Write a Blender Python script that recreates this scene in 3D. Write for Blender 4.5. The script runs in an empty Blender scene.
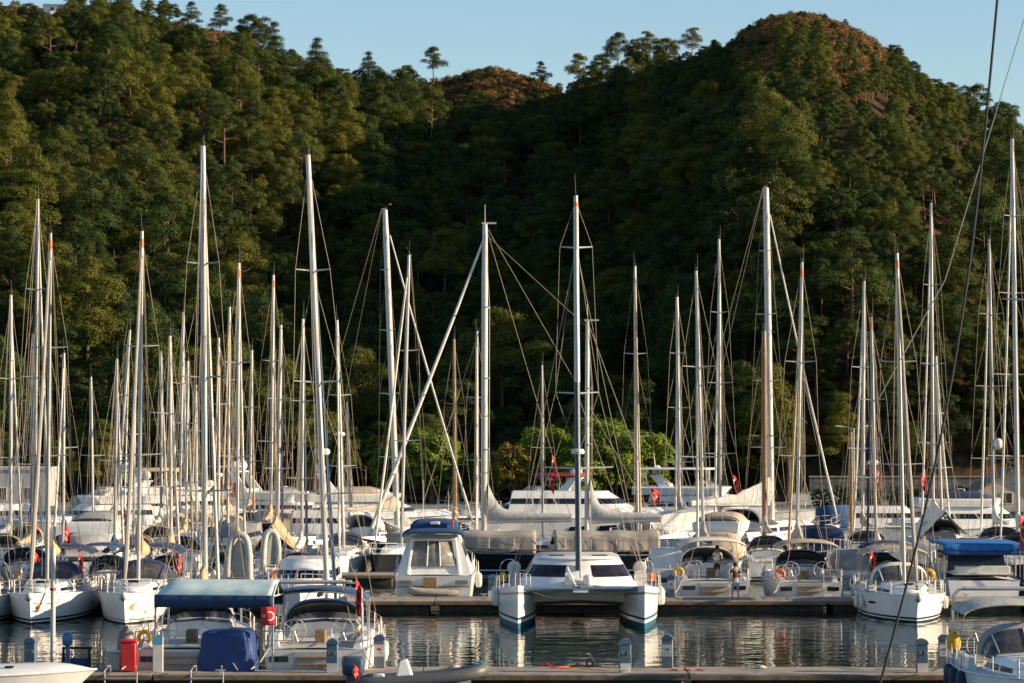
import bpy, math, random
import numpy as np
from mathutils import Vector, Matrix

random.seed(7)
RNG = np.random.default_rng(11)
PI = math.pi
R = math.radians
scene = bpy.context.scene
COL = scene.collection

# ------------------------------------------------------------------ camera
F = 2850.0
H = 9.2
PITCH = math.atan(79.5 / F)
cam_d = bpy.data.cameras.new('camera')
cam_d.sensor_width = 36.0
cam_d.lens = F / 1024 * 36
cam_d.clip_start = 0.5
cam_d.clip_end = 9000
cam = bpy.data.objects.new('camera', cam_d)
COL.objects.link(cam)
cam.location = (0, 0, H)
cam.rotation_euler = (PI / 2 + PITCH, 0, 0)
scene.camera = cam


def P(px, py, Y):
    """point of the place at depth Y seen at this place of the photograph"""
    dx = (px - 512) / F
    dv = (341.5 - py) / F
    dy = math.cos(PITCH) - dv * math.sin(PITCH)
    dz = math.sin(PITCH) + dv * math.cos(PITCH)
    t = Y / dy
    return Vector((dx * t, Y, H + dz * t))


def XX(px, Y):
    return (px - 512) / F * Y


# ------------------------------------------------------------------ materials
MATS = {}


def mat(name, col, rough=0.5, metal=0.0, var=0.12, scale=3.0, bump=0.0, bscale=20.0, streak=False, spec=0.5, col2=None):
    if name in MATS:
        return MATS[name]
    m = bpy.data.materials.new(name)
    m.use_nodes = True
    nt = m.node_tree
    b = nt.nodes['Principled BSDF']
    b.inputs['Roughness'].default_value = rough
    b.inputs['Metallic'].default_value = metal
    b.inputs['Specular IOR Level'].default_value = spec
    tc = nt.nodes.new('ShaderNodeTexCoord')
    mp = nt.nodes.new('ShaderNodeMapping')
    if streak:
        mp.inputs['Scale'].default_value = (1.0, 1.0, 0.18)
    nt.links.new(tc.outputs['Object'], mp.inputs['Vector'])
    nz = nt.nodes.new('ShaderNodeTexNoise')
    nz.inputs['Scale'].default_value = scale
    nz.inputs['Detail'].default_value = 5
    nz.inputs['Roughness'].default_value = 0.65
    nt.links.new(mp.outputs['Vector'], nz.inputs['Vector'])
    rp = nt.nodes.new('ShaderNodeValToRGB')
    c2 = col2 or tuple(c * (1 - 2.2 * var) for c in col)
    rp.color_ramp.elements[0].position = 0.32
    rp.color_ramp.elements[1].position = 0.62
    rp.color_ramp.elements[0].color = (*c2, 1)
    rp.color_ramp.elements[1].color = (*col, 1)
    nt.links.new(nz.outputs['Fac'], rp.inputs['Fac'])
    nt.links.new(rp.outputs['Color'], b.inputs['Base Color'])
    if bump > 0:
        n2 = nt.nodes.new('ShaderNodeTexNoise')
        n2.inputs['Scale'].default_value = bscale
        n2.inputs['Detail'].default_value = 4
        nt.links.new(tc.outputs['Object'], n2.inputs['Vector'])
        bp = nt.nodes.new('ShaderNodeBump')
        bp.inputs['Strength'].default_value = bump
        bp.inputs['Distance'].default_value = 0.05
        nt.links.new(n2.outputs['Fac'], bp.inputs['Height'])
        nt.links.new(bp.outputs['Normal'], b.inputs['Normal'])
    MATS[name] = m
    return m


WHITE = mat('gelcoat_white', (0.82, 0.825, 0.82), 0.22, var=0.06, scale=2.0, streak=True)
WHITE2 = mat('gelcoat_cool', (0.75, 0.77, 0.79), 0.25, var=0.08, scale=1.5, streak=True)
CREAM = mat('gelcoat_cream', (0.66, 0.61, 0.50), 0.3, var=0.08, streak=True)
DECK = mat('deck_nonskid', (0.66, 0.66, 0.63), 0.6, var=0.12, scale=4)
TEAK = mat('teak', (0.30, 0.19, 0.10), 0.7, var=0.2, scale=8)
NAVY = mat('navy_paint', (0.012, 0.022, 0.06), 0.2, var=0.1)
BLACKHULL = mat('black_paint', (0.012, 0.014, 0.018), 0.18, var=0.1)
ANTIF = mat('antifouling_navy', (0.01, 0.02, 0.05), 0.8, var=0.2)
ANTIT = mat('antifouling_teal', (0.01, 0.10, 0.18), 0.7, var=0.2)
ANTIR = mat('antifouling_red', (0.12, 0.02, 0.015), 0.8, var=0.2)
ALUD = mat('weathered_mast', (0.33, 0.33, 0.33), 0.5, 0.2, var=0.1, scale=1.2)
ALU = mat('anodised_mast', (0.41, 0.41, 0.41), 0.38, 0.3, var=0.06, scale=1.2)
ALUW = mat('painted_mast', (0.52, 0.51, 0.50), 0.35, 0.0, var=0.06, scale=1.2)
WOOD_SUNTINT = mat('varnish_and_sun_tint', (0.26, 0.15, 0.07), 0.4, var=0.15)  # varnish brown; also paints the low sun's warmth on one plain mast
DARKMAST = mat('navy_spar', (0.02, 0.04, 0.08), 0.4)
STEEL = mat('stainless', (0.50, 0.50, 0.50), 0.42, 0.5, var=0.05)
WIRE = mat('rigging_wire', (0.27, 0.24, 0.19), 0.6, 0.0, var=0.1, spec=.2)
ROPE = mat('rope', (0.50, 0.46, 0.38), 0.85, var=0.15)
ROPEDARK = mat('dark_rope', (0.02, 0.02, 0.025), 0.8)
GLASS = mat('dark_glass', (0.012, 0.014, 0.02), 0.08, var=0.3)
GLASSP = mat('tinted_glass', (0.03, 0.022, 0.04), 0.1, var=0.3)
CLEAR = mat('clear_vinyl', (0.30, 0.29, 0.27), 0.15, var=0.25, scale=5)
HOODW = mat('hood_vinyl', (0.10, 0.10, 0.105), 0.12, var=0.3, scale=4)
RED = mat('flag_red', (0.62, 0.02, 0.025), 0.75, var=0.1)
REDP = mat('red_plastic', (0.55, 0.02, 0.025), 0.4, var=0.1)
WCLOTH = mat('white_cloth', (0.78, 0.77, 0.74), 0.8)
ORANGE = mat('orange_plastic', (0.75, 0.16, 0.02), 0.5, var=0.1)
YELLOW = mat('yellow_plastic', (0.75, 0.42, 0.02), 0.5, var=0.1)
FENDER = mat('fender_white', (0.66, 0.65, 0.62), 0.45, var=0.12)
FENDERN = mat('fender_navy', (0.012, 0.025, 0.07), 0.6)
RUBBER = mat('black_rubber', (0.018, 0.018, 0.018), 0.6)
GREYRIB = mat('grey_hypalon', (0.34, 0.35, 0.34), 0.55, var=0.1)
DGREY = mat('dark_grey_hypalon', (0.11, 0.115, 0.125), 0.5, var=0.1)
SKIN = mat('skin', (0.45, 0.26, 0.18), 0.6, var=0.05)
HAIR = mat('hair', (0.02, 0.014, 0.01), 0.7)
COVER = {
    'tan': mat('canvas_tan', (0.56, 0.40, 0.24), 0.9, var=0.13, scale=2.5, bump=0.5, bscale=5),
    'beige': mat('canvas_beige', (0.46, 0.38, 0.28), 0.9, var=0.13, scale=2.5, bump=0.5, bscale=5),
    'grey': mat('canvas_grey', (0.30, 0.31, 0.32), 0.9, var=0.13, scale=2.5, bump=0.5, bscale=5),
    'lgrey': mat('canvas_light_grey', (0.44, 0.46, 0.47), 0.9, var=0.1, scale=2.5, bump=0.5, bscale=5),
    'white': mat('canvas_white', (0.70, 0.68, 0.62), 0.9, var=0.1, scale=2.5, bump=0.5, bscale=5),
    'navy': mat('canvas_navy', (0.014, 0.03, 0.10), 0.9, var=0.15, scale=2.5, bump=0.4, bscale=5),
    'blue': mat('canvas_blue', (0.012, 0.065, 0.18), 0.9, var=0.15, scale=2.5, bump=0.4, bscale=5),
    'bright': mat('canvas_bright_blue', (0.01, 0.16, 0.48), 0.85, var=0.12, scale=2.5, bump=0.4, bscale=5),
    'teal': mat('canvas_teal', (0.03, 0.24, 0.30), 0.9, var=0.15, scale=2.5, bump=0.4, bscale=5),
    'black': mat('canvas_black', (0.02, 0.02, 0.024), 0.9, var=0.15),
    'red': mat('canvas_red', (0.42, 0.03, 0.05), 0.9, var=0.15),
    'tarp': mat('tarp_blue', (0.009, 0.046, 0.19), 0.6, var=0.15, scale=2, bump=0.9, bscale=3),
    'taupe': mat('canvas_taupe', (0.36, 0.33, 0.29), 0.9, var=0.10, scale=1.0, bump=0.3, bscale=1.2),
}
CONC = mat('pontoon_concrete', (0.34, 0.30, 0.25), 0.9, var=0.2, scale=1.2, bump=0.3, bscale=30)
CONCD = mat('pontoon_float', (0.06, 0.055, 0.05), 0.9, var=0.3, scale=2)
PEDB = mat('pedestal_blue', (0.075, 0.13, 0.20), 0.5, var=0.1)
PEDG = mat('pedestal_grey', (0.16, 0.18, 0.21), 0.5, var=0.1)
GREYBOX = mat('grey_locker', (0.38, 0.39, 0.39), 0.6, var=0.1)


# ------------------------------------------------------------------ mesh builder
class MB:
    def __init__(s):
        s.v = []
        s.f = []
        s.m = []

    def add(s, vs, fs, mi=0):
        o = len(s.v)
        s.v.extend([tuple(v) for v in vs])
        for k, f in enumerate(fs):
            s.f.append(tuple(i + o for i in f))
            s.m.append(mi[k] if isinstance(mi, list) else mi)
        return s

    def box(s, c, size, mi=0, rot=0.0, taper=1.0):
        x, y, z = (q / 2 for q in size)
        vs = []
        for dz in (-1, 1):
            t = taper if dz > 0 else 1
            for dx, dy in ((-1, -1), (1, -1), (1, 1), (-1, 1)):
                px, py = dx * x * t, dy * y * t
                vs.append((c[0] + px * math.cos(rot) - py * math.sin(rot), c[1] + px * math.sin(rot) + py * math.cos(rot), c[2] + dz * z))
        return s.add(vs, [(3, 2, 1, 0), (4, 5, 6, 7), (0, 1, 5, 4), (1, 2, 6, 5), (2, 3, 7, 6), (3, 0, 4, 7)], mi)

    def tube(s, pts, r, n=6, cap=True, mi=0, flat=1.0):
        pts = [Vector(p) for p in pts]
        rs = r if isinstance(r, (list, tuple)) else [r] * len(pts)
        vs, fs = [], []
        for i, p in enumerate(pts):
            d = (pts[min(i + 1, len(pts) - 1)] - pts[max(i - 1, 0)])
            if d.length < 1e-9:
                d = Vector((0, 0, 1))
            d.normalize()
            ref = Vector((0, 1, 0)) if abs(d.z) > 0.8 else Vector((0, 0, 1))
            a = d.cross(ref).normalized()
            b = d.cross(a).normalized()
            for k in range(n):
                t = 2 * PI * k / n
                vs.append(p + a * (rs[i] * math.cos(t)) * flat + b * (rs[i] * math.sin(t)))
        for i in range(len(pts) - 1):
            for k in range(n):
                k2 = (k + 1) % n
                fs.append((i * n + k, i * n + k2, (i + 1) * n + k2, (i + 1) * n + k))
        if cap:
            fs.append(tuple(range(n - 1, -1, -1)))
            L = (len(pts) - 1) * n
            fs.append(tuple(L + k for k in range(n)))
        return s.add(vs, fs, mi)

    def loft(s, rings, closed=True, caps=True, mi=0):
        n = len(rings[0])
        vs = [p for r in rings for p in r]
        fs = []
        for i in range(len(rings) - 1):
            for k in range(n if closed else n - 1):
                k2 = (k + 1) % n
                fs.append((i * n + k, i * n + k2, (i + 1) * n + k2, (i + 1) * n + k))
        if caps and closed:
            fs.append(tuple(range(n - 1, -1, -1)))
            L = (len(rings) - 1) * n
            fs.append(tuple(L + k for k in range(n)))
        return s.add(vs, fs, mi)

    def lathe(s, c, prof, n=14, mi=0, axis='z'):
        rings = []
        for r, h in prof:
            ring = []
            for k in range(n):
                t = 2 * PI * k / n
                if axis == 'z':
                    ring.append((c[0] + r * math.cos(t), c[1] + r * math.sin(t), c[2] + h))
                elif axis == 'y':
                    ring.append((c[0] + r * math.cos(t), c[1] + h, c[2] + r * math.sin(t)))
                else:
                    ring.append((c[0] + h, c[1] + r * math.cos(t), c[2] + r * math.sin(t)))
            rings.append(ring)
        return s.loft(rings, mi=mi)

    def dome(s, c, r, hz=1.0, n=12, m=7, mi=0):
        prof = []
        for i in range(m + 1):
            a = -PI / 2 + PI * i / m
            prof.append((max(r * math.cos(a), 0.002), r * hz * math.sin(a)))
        return s.lathe(c, prof, n, mi)

    def torus(s, c, Rr, r, n=16, m=6, axis='y', mi=0, a0=0.0, a1=2 * PI):
        pts = []
        full = abs(a1 - a0 - 2 * PI) < 1e-6
        for k in range(n + 1):
            t = a0 + (a1 - a0) * k / n
            if axis == 'y':
                pts.append((c[0] + Rr * math.cos(t), c[1], c[2] + Rr * math.sin(t)))
            elif axis == 'x':
                pts.append((c[0], c[1] + Rr * math.cos(t), c[2] + Rr * math.sin(t)))
            else:
                pts.append((c[0] + Rr * math.cos(t), c[1] + Rr * math.sin(t), c[2]))
        return s.tube(pts, r, m, cap=not full, mi=mi)

    def grid(s, g, mi=0):
        n = len(g[0])
        vs = [p for row in g for p in row]
        fs = []
        for i in range(len(g) - 1):
            for k in range(n - 1):
                fs.append((i * n + k, i * n + k + 1, (i + 1) * n + k + 1, (i + 1) * n + k))
        return s.add(vs, fs, mi)

    def build(s, name, mats, parent=None, smooth=True, solid=0.0, bevel=0.0, sharp=38):
        me = bpy.data.meshes.new(name)
        me.from_pydata(s.v, [], s.f)
        if not isinstance(mats, (list, tuple)):
            mats = [mats]
        for m in mats:
            me.materials.append(m)
        me.polygons.foreach_set('material_index', s.m)
        if smooth:
            me.polygons.foreach_set('use_smooth', [True] * len(s.f))
            try:
                me.set_sharp_from_angle(angle=R(sharp))
            except Exception:
                pass
        me.update()
        o = bpy.data.objects.new(name, me)
        COL.objects.link(o)
        if parent is not None:
            o.parent = parent
        if solid:
            md = o.modifiers.new('solid', 'SOLIDIFY')
            md.thickness = solid
            md.offset = 0
        if bevel:
            md = o.modifiers.new('bev', 'BEVEL')
            md.width = bevel
            md.segments = 2
            md.limit_method = 'ANGLE'
        return o


def tag(o, label=None, cat=None, group=None, kind=None):
    if label:
        o['label'] = label
    if cat:
        o['category'] = cat
    if group:
        o['group'] = group
    if kind:
        o['kind'] = kind
    return o


def thing(name, label, cat, loc=(0, 0, 0), rz=0.0, group=None):
    o = bpy.data.objects.new(name, None)
    o.empty_display_size = 0.3
    COL.objects.link(o)
    o.location = loc
    o.rotation_euler = (0, 0, rz)
    return tag(o, label, cat, group)


def copy_tree(o, parent=None):
    c = o.copy()
    COL.objects.link(c)
    if parent is not None:
        c.parent = parent
    for ch in list(o.children):
        copy_tree(ch, c)
    return c


def local(root_loc, rz, p):
    return Matrix.Rotation(-rz, 3, 'Z') @ (Vector(p) - Vector(root_loc))


# ------------------------------------------------------------------ flags
def flag_mesh(w, h, limp=0.0, axis='x', flip=1, seed=0, drop=0.25):
    """grid of a flag hanging from its hoist at the origin, along +x, downwards; returns function u,v -> point"""
    rr = random.Random(seed)
    ph = rr.uniform(0, 6)

    def pt(u, v, off=0.0):
        x = u * w * (1 - 0.72 * limp)
        z = -v * h - u * w * limp * 0.9 * (0.6 + 0.4 * u)
        y = 0.07 * h * math.sin(ph + u * 5.5 + v * 1.2) * (0.4 + u) * (1 + 1.2 * limp) + off
        return (x * flip, y, z)
    return pt


def add_flag(parent, loc, w, h, limp=0.5, flip=1, seed=0, emblem=True, m=None, name='flag', rz=0.0):
    pt = flag_mesh(w, h, limp, flip=flip, seed=seed)
    mb = MB()
    mb.grid([[pt(i / 10, j / 6) for i in range(11)] for j in range(7)])
    o = mb.build(name, m or RED, parent, solid=0.012)
    o.location = loc
    o.rotation_euler = (0, 0, rz)
    if emblem:
        e = MB()
        for off in (-0.02, 0.02):
            # crescent then star, laid over the cloth
            n = 20
            outer, inner = [], []
            for k in range(n + 1):
                t = R(38) + (2 * PI - R(76)) * k / n
                outer.append((0.34 + 0.25 * h / w * math.cos(t), 0.5 + 0.25 * math.sin(t)))
                t2 = R(50) + (2 * PI - R(100)) * k / n
                inner.append((0.34 + 0.0625 * h / w + 0.2 * h / w * math.cos(t2), 0.5 + 0.2 * math.sin(t2)))
            vs = [pt(u, v, off) for u, v in outer] + [pt(u, v, off) for u, v in inner]
            fs = [(k, k + 1, n + 2 + k, n + 1 + k) for k in range(n)]
            e.add(vs, fs)
            st = []
            for k in range(10):
                rad = 0.125 if k % 2 == 0 else 0.05
                t = PI + k * PI / 5
                st.append(pt(0.34 + 0.33 * h / w + rad * h / w * math.cos(t), 0.5 + rad * math.sin(t), off))
            c = pt(0.34 + 0.33 * h / w, 0.5, off)
            e.add(st + [c], [(k, (k + 1) % 10, 10) for k in range(10)])
        eo = e.build('emblem', WCLOTH, o, smooth=False)
    return o


# ------------------------------------------------------------------ hull
def hull_fn(L, B, fb_b, fb_s, stern=0.84, rake=0.5, flare=0.0, full=2.2, srake=0.25):
    def beam(t):
        if t < 0.42:
            return B / 2 * (stern + (1 - stern) * math.sin(PI / 2 * t / 0.42))
        q = (t - 0.42) / 0.58
        return max(B / 2 * max(0.0, 1 - q ** full) ** 0.95, 0.02)

    def sheer(t):
        return fb_s + (fb_b - fb_s) * (t ** 1.6) - 0.06 * math.sin(PI * t)

    def pt(t, z, side):
        s = sheer(t)
        b = beam(t)
        k = 0.92 - (0.30 + flare) * t ** 3
        if z >= 0:
            q = min(z / s, 1.0)
            hb = b * (k + (1 - k) * q ** (0.8 + flare))
        else:
            hb = b * k * math.sqrt(max(0.0, 1 - (z / -0.62) ** 2))
        q = z / s
        y = -L / 2 + t * L
        y -= rake * (1 - q) * t ** 8
        y += srake * (1 - q) * (1 - t) ** 8
        return (side * hb, y, z)
    return beam, sheer, pt


def make_hull(parent, L, B, fb_b, fb_s, mats, stern=0.84, rake=0.5, flare=0.0, full=2.2, srake=0.25, stripe=True, cove=None, n=22, name='hull', xo=0.0, boot=(.22, .13, .07)):
    """mats: [topsides, boot stripe, antifoul, cove]"""
    beam, sheer, pt = hull_fn(L, B, fb_b, fb_s, stern, rake, flare, full, srake)
    mb = MB()
    ts = [(i / n) ** 0.9 if False else i / n for i in range(n + 1)]
    ts = ts[:-1] + [1 - 0.45 / n, 1 - 0.12 / n, 1.0]
    levels = ['s', 0.86, 0.80, 0.6, 0.4, 'w2', 'w1', 'w0', -0.3, -0.5, -0.62]
    lm = [0, 3 if cove else 0, 0, 0, 0, 1 if stripe else 0, 0 if stripe else 0, 2, 2, 2]

    def zz(l, t):
        s = sheer(t)
        if l == 's':
            return s
        if l == 'w2':
            return boot[0]
        if l == 'w1':
            return boot[1]
        if l == 'w0':
            return boot[2]
        return l * s if l > 0 else l
    for side in (-1, 1):
        g = [[tuple(a + b for a, b in zip(pt(t, zz(l, t), side), (xo, 0, 0))) for l in levels] for t in ts]
        nl = len(levels)
        vs = [p for row in g for p in row]
        fs, mi = [], []
        for i in range(len(ts) - 1):
            for k in range(nl - 1):
                q = (i * nl + k, i * nl + k + 1, (i + 1) * nl + k + 1, (i + 1) * nl + k)
                fs.append(q if side > 0 else q[::-1])
                mi.append(lm[k])
        mb.add(vs, fs, mi)
    # transom
    tv, tf = [], []
    for l in levels:
        z = zz(l, 0)
        for side in (-1, 1):
            p = pt(0, z, side)
            tv.append((p[0] + xo, p[1], p[2]))
    mi = []
    for k in range(len(levels) - 1):
        tf.append((2 * k, 2 * k + 1, 2 * k + 3, 2 * k + 2))
        mi.append(lm[k])
    mb.add(tv, tf, mi)
    # stem closing
    sv, sf, mi = [], [], []
    for l in levels:
        z = zz(l, 1)
        for side in (-1, 1):
            p = pt(1, z, side)
            sv.append((p[0] + xo, p[1], p[2]))
    for k in range(len(levels) - 1):
        sf.append((2 * k + 1, 2 * k, 2 * k + 2, 2 * k + 3))
        mi.append(lm[k])
    mb.add(sv, sf, mi)
    o = mb.build(name, mats if len(mats) > 3 else list(mats) + [mats[1]], parent, sharp=50)
    return beam, sheer, pt


def make_deck(parent, L, sheer, pt, m, xo=0.0, cam=0.08, n=20, t0=0.0, t1=1.0, name='deck', dz=-0.02):
    g = []
    for i in range(n + 1):
        t = t0 + (t1 - t0) * i / n
        p = pt(t, sheer(t), 1)
        row = []
        for k in range(-4, 5):
            u = k / 4
            row.append((p[0] * u * 0.995 + xo, p[1], p[2] + dz + cam * (1 - u * u) * min(1, abs(p[0]) * 1.2)))
        g.append(row)
    return MB().grid(g).build(name, m, parent)


def toe_rail(parent, sheer, pt, m, r=0.035, xo=0.0, name='toe_rail', n=20):
    mb = MB()
    for side in (-1, 1):
        pts = []
        for i in range(n + 1):
            t = i / n
            p = pt(t, sheer(t), side)
            pts.append((p[0] + xo, p[1], p[2] + 0.01))
        mb.tube(pts, r, 5)
    return mb.build(name, m, parent)


def arch_ring(y, hw, z0, h, n=12, pw=2.6):
    ring = []
    for k in range(n + 1):
        a = PI - PI * k / n
        c, s_ = math.cos(a), math.sin(a)
        x = hw * math.copysign(abs(c) ** (2 / pw), c)
        z = z0 + h * abs(s_) ** (2 / pw)
        ring.append((x, y, z))
    return ring


def add_fender(parent, p, m=None, r=0.13, h=0.62):
    mb = MB()
    prof = [(0.02, -h / 2), (r * .7, -h / 2 + .04), (r, -h / 2 + .14), (r, h / 2 - .14), (r * .7, h / 2 - .04), (0.03, h / 2)]
    mb.lathe(p, prof, 10)
    mb.tube([(p[0], p[1], p[2] + h / 2), (p[0] * 0.985, p[1], p[2] + h / 2 + 0.6)], 0.012, 4)
    return mb.build('fender', m or FENDER, parent)


def wheel(parent, c, r=0.45, axis='y'):
    mb = MB()
    mb.torus(c, r, 0.022, 20, 5, axis)
    for k in range(5):
        a = 2 * PI * k / 5
        d = (math.cos(a) * r, 0, math.sin(a) * r)
        mb.tube([c, (c[0] + d[0], c[1], c[2] + d[2])], 0.012, 4)
    mb.box((c[0], c[1] + 0.12, c[2] - 0.42), (0.22, 0.18, 0.8))
    return mb.build('steering_wheel', STEEL, parent)


def outboard(parent, c, m, rz=0.0, s=1.0, name='outboard_motor'):
    mb = MB()
    rings = []
    for z, a, b in ((0, .17, .24), (.06, .2, .29), (.34, .2, .31), (.46, .17, .27), (.5, .10, .18)):
        ring = []
        for k in range(12):
            t = 2 * PI * k / 12
            cx_, sx_ = math.cos(t), math.sin(t)
            ring.append((a * s * math.copysign(abs(cx_) ** .45, cx_), b * s * math.copysign(abs(sx_) ** .45, sx_) - 0.1 * s, z * s))
        rings.append(ring)
    mb.loft(rings)
    mb.box((0, -0.05 * s, -0.35 * s), (.13 * s, .2 * s, .72 * s), taper=1.3)
    mb.box((0, -0.1 * s, -0.72 * s), (.3 * s, .3 * s, .03 * s))
    o = mb.build(name, m, parent, bevel=0.01)
    o.location = c
    o.rotation_euler = (0, 0, rz)
    return o
# ------------------------------------------------------------------ sailing yacht
def sailboat(label, px, d, top, face='b', L=11.5, B=3.8, yaw=0.0, cover='tan', hood='navy', bimini=None, jib='white', band=False,
             flag=None, radar=False, hullm=None, antif=None, stripem=None, spar=None, spreaders=2, group=None, r=0.092, boom=True,
             fenders=None, detail=2, wires=True, ym=None, jibfoot=None, hstripe=None, buoy=None, sprd=1.0, arch=False, plat=True,
             cab=None, cover_h=1.0, tent=None, jibr=.085, name='sailboat', wr=0.011, antenna=0.9, boomang=0.0, dome_=None):
    rz = (PI if face == 'b' else 0.0) + yaw
    ym = 0.07 * L if ym is None else ym
    mast_xy = Vector((XX(px, d), d, 0))
    fwd = Vector((-math.sin(rz), math.cos(rz), 0))
    loc = mast_xy - fwd * ym
    root = thing(name, label, 'sailboat', loc, rz, group)
    tp = P(top[0], top[1], d)
    T = local(loc, rz, tp)
    fb_b, fb_s = 0.108 * L + 0.12, 0.075 * L + 0.28
    hm = hullm or WHITE
    beam, sheer, pt = make_hull(root, L, B, fb_b, fb_s, [hm, stripem or NAVY, antif or ANTIF, hstripe or hm], cove=hstripe is not None)
    make_deck(root, L, sheer, pt, DECK)
    toe_rail(root, sheer, pt, ALU if hm is not WHITE else WHITE2, 0.03)
    zd = sheer((ym + L / 2) / L)
    # coachroof
    cm = cab or WHITE2
    ch = 0.05 * L
    mb, wb = MB(), MB()
    st = []
    cw = B * 0.30
    for y, w, h in ((-0.10 * L, cw * 1.05, ch), (0.0, cw * 1.05, ch), (0.10 * L, cw * .96, ch * .95), (0.20 * L, cw * .75, ch * .8), (0.29 * L, cw * .42, ch * .42), (0.33 * L, cw * .22, .04)):
        z0 = sheer((y + L / 2) / L) - 0.03
        st.append([(-w, y, z0), (-w * .93, y, z0 + h * .6), (-w * .8, y, z0 + h * .94), (0, y, z0 + h * 1.08), (w * .8, y, z0 + h * .94), (w * .93, y, z0 + h * .6), (w, y, z0)])
    mb.loft(st, closed=True)
    ch_o = mb.build('coachroof', cm, root)
    for side in (0, 1):
        wb = MB()
        for a in range(1, 4):
            p, q = st[a - 1], st[a]
            i0, i1 = (0, 1) if side == 0 else (6, 5)
            off = -0.012 if side == 0 else 0.012

            def lp(u, v):
                A = Vector(p[i0]).lerp(Vector(p[i1]), v)
                Bq = Vector(q[i0]).lerp(Vector(q[i1]), v)
                c = A.lerp(Bq, u)
                return (c.x + off, c.y, c.z)
            wb.add([lp(.08, .4), lp(.92, .4), lp(.92, .9), lp(.08, .9)], [(0, 1, 2, 3)])
        wb.build('cabin_window', GLASS, ch_o, smooth=False)
    # hatches
    if detail > 1:
        MB().box((0, .18 * L, sheer(.68) + ch * .9), (.55, .55, .06)).build('deck_hatch', GLASS, root, bevel=.01)
        MB().box((0, .36 * L, sheer(.86) + .05), (.5, .5, .06)).build('deck_hatch', GLASS, root, bevel=.01)
    # cockpit coamings, seats, wheels
    mb = MB()
    for s_ in (-1, 1):
        g = []
        for t in (0.03, .12, .22, .32, .40):
            x = beam(t) * 0.78 * s_
            z = sheer(t)
            y = -L / 2 + t * L
            h = .34 if t > .05 else .18
            g.append([(x - .16, y, z - .03), (x - .1, y, z + h), (x + .1, y, z + h), (x + .16, y, z - .03)])
        MB().loft(g).build('cockpit_coaming', cm, root)
    if detail > 1:
        zc = sheer(.08)
        nw = 2 if L > 11.2 else 1
        for k in range(nw):
            wheel(root, ((k * 2 - 1) * B * .2 if nw == 2 else 0, -L / 2 + .13 * L, zc + .55), .42 if nw == 2 else .5)
        mb = MB()
        mb.box((0, -L / 2 + .22 * L, zc + .25), (.35, .9, .5))
        mb.build('cockpit_table', TEAK if L > 11 else WHITE2, root, bevel=.02)
    if plat:
        yb = -L / 2
        mb = MB()
        mb.box((0, yb - .33, .34), (B * .62, .7, .07))
        mb.build('swim_platform', TEAK if L > 12 else DECK, root, bevel=.015)
        if detail > 1:
            mb = MB()
            w = B * .17
            mb.box((0, yb - .01, .78), (w * 2, .1, .7))
            mb.build('transom_shade_panel', GREYBOX, root)  # flat grey panel; its darker tone paints the shade of an open recess
            mb = MB()
            for k in range(3):
                mb.box((0, yb - .14 + .04 * k, .45 + .25 * k), (w * 1.7, .2, .045))
            mb.build('boarding_step', TEAK, root)
            for s_ in (-1, 1):
                lb = MB()
                lb.box((s_ * B * .30, yb + .05, fb_s * .72), (B * .15, .06, .2))
                lb.build('stern_locker', GLASS, root)
    # mast
    spar = spar or [ALU, ALUW, ALU, ALUD, ALUW][int(px * 3 + d) % 5]
    base = Vector((0, ym, zd + ch * .8))
    axis = T - base
    mb = MB()
    mb.tube([base, base + axis * .78, base + axis * .93, T], [r, r, r * .94, r * .80], 10, flat=1.0)
    mast = mb.build('mast', spar, root)

    def mp(f):
        return base + axis * f
    # spreaders
    fr = {1: [.52], 2: [.36, .67], 3: [.27, .51, .75], 4: [.22, .42, .62, .81]}[spreaders]
    tips = []
    for i, f in enumerate(fr):
        w = (B * .27) * (1 - .22 * i) * sprd
        c = mp(f)
        mb = MB()
        tp_ = []
        for s_ in (-1, 1):
            e = c + Vector((s_ * w, -.22, .05))
            mb.tube([c, e], [.045, .025], 5)
            tp_.append(e)
        mb.build('spreader', spar, mast)
        tips.append(tp_)
    # masthead
    mb = MB()
    mb.box(T + Vector((0, -.12, .05)), (.1, .45, .07))
    mb.tube([T + Vector((.06, -.25, 0)), T + Vector((.06, -.25, antenna))], [.014, .008], 4)
    mb.tube([T + Vector((-.04, .1, .05)), T + Vector((-.04, .35, .38)), T + Vector((-.04, .55, .38))], .009, 4)
    mb.box(T + Vector((-.04, .5, .4)), (.02, .22, .05))
    mb.lathe(T + Vector((0, .02, .08)), [(.04, 0), (.045, .05), (.045, .12), (.01, .15)], 8)
    mb.build('masthead_antenna', RUBBER if antenna < 1 else WIRE, mast)
    if band:
        mb = MB()
        q = mp(.975)
        mb.tube([mp(.952), mp(.978)], [r * 1.0, r * .97], 10)
        mb.build('mast_band', ORANGE, mast)
    if radar:
        f = radar if isinstance(radar, float) else .3
        c = mp(f) + Vector((0, .38, 0))
        mb = MB()
        mb.lathe(c, [(.02, -.11), (.26, -.1), (.31, -.03), (.31, .06), (.24, .13), (.02, .14)], 14)
        mb.box(c + Vector((0, -.18, -.12)), (.14, .4, .04))
        mb.build('radar_dome', FENDER, mast)
    if dome_:
        c = mp(dome_) + Vector((0.32 * (-1 if face == 'b' else 1), -.2, 0))
        mb = MB()
        mb.dome(c, .3, 1.15)
        mb.box(c + Vector((-.16 * (-1 if face == 'b' else 1), 0, -.33)), (.36, .1, .05))
        mb.build('satellite_dome', FENDER, mast)
    # boom and stowed sail
    bl = .37 * L
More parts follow.
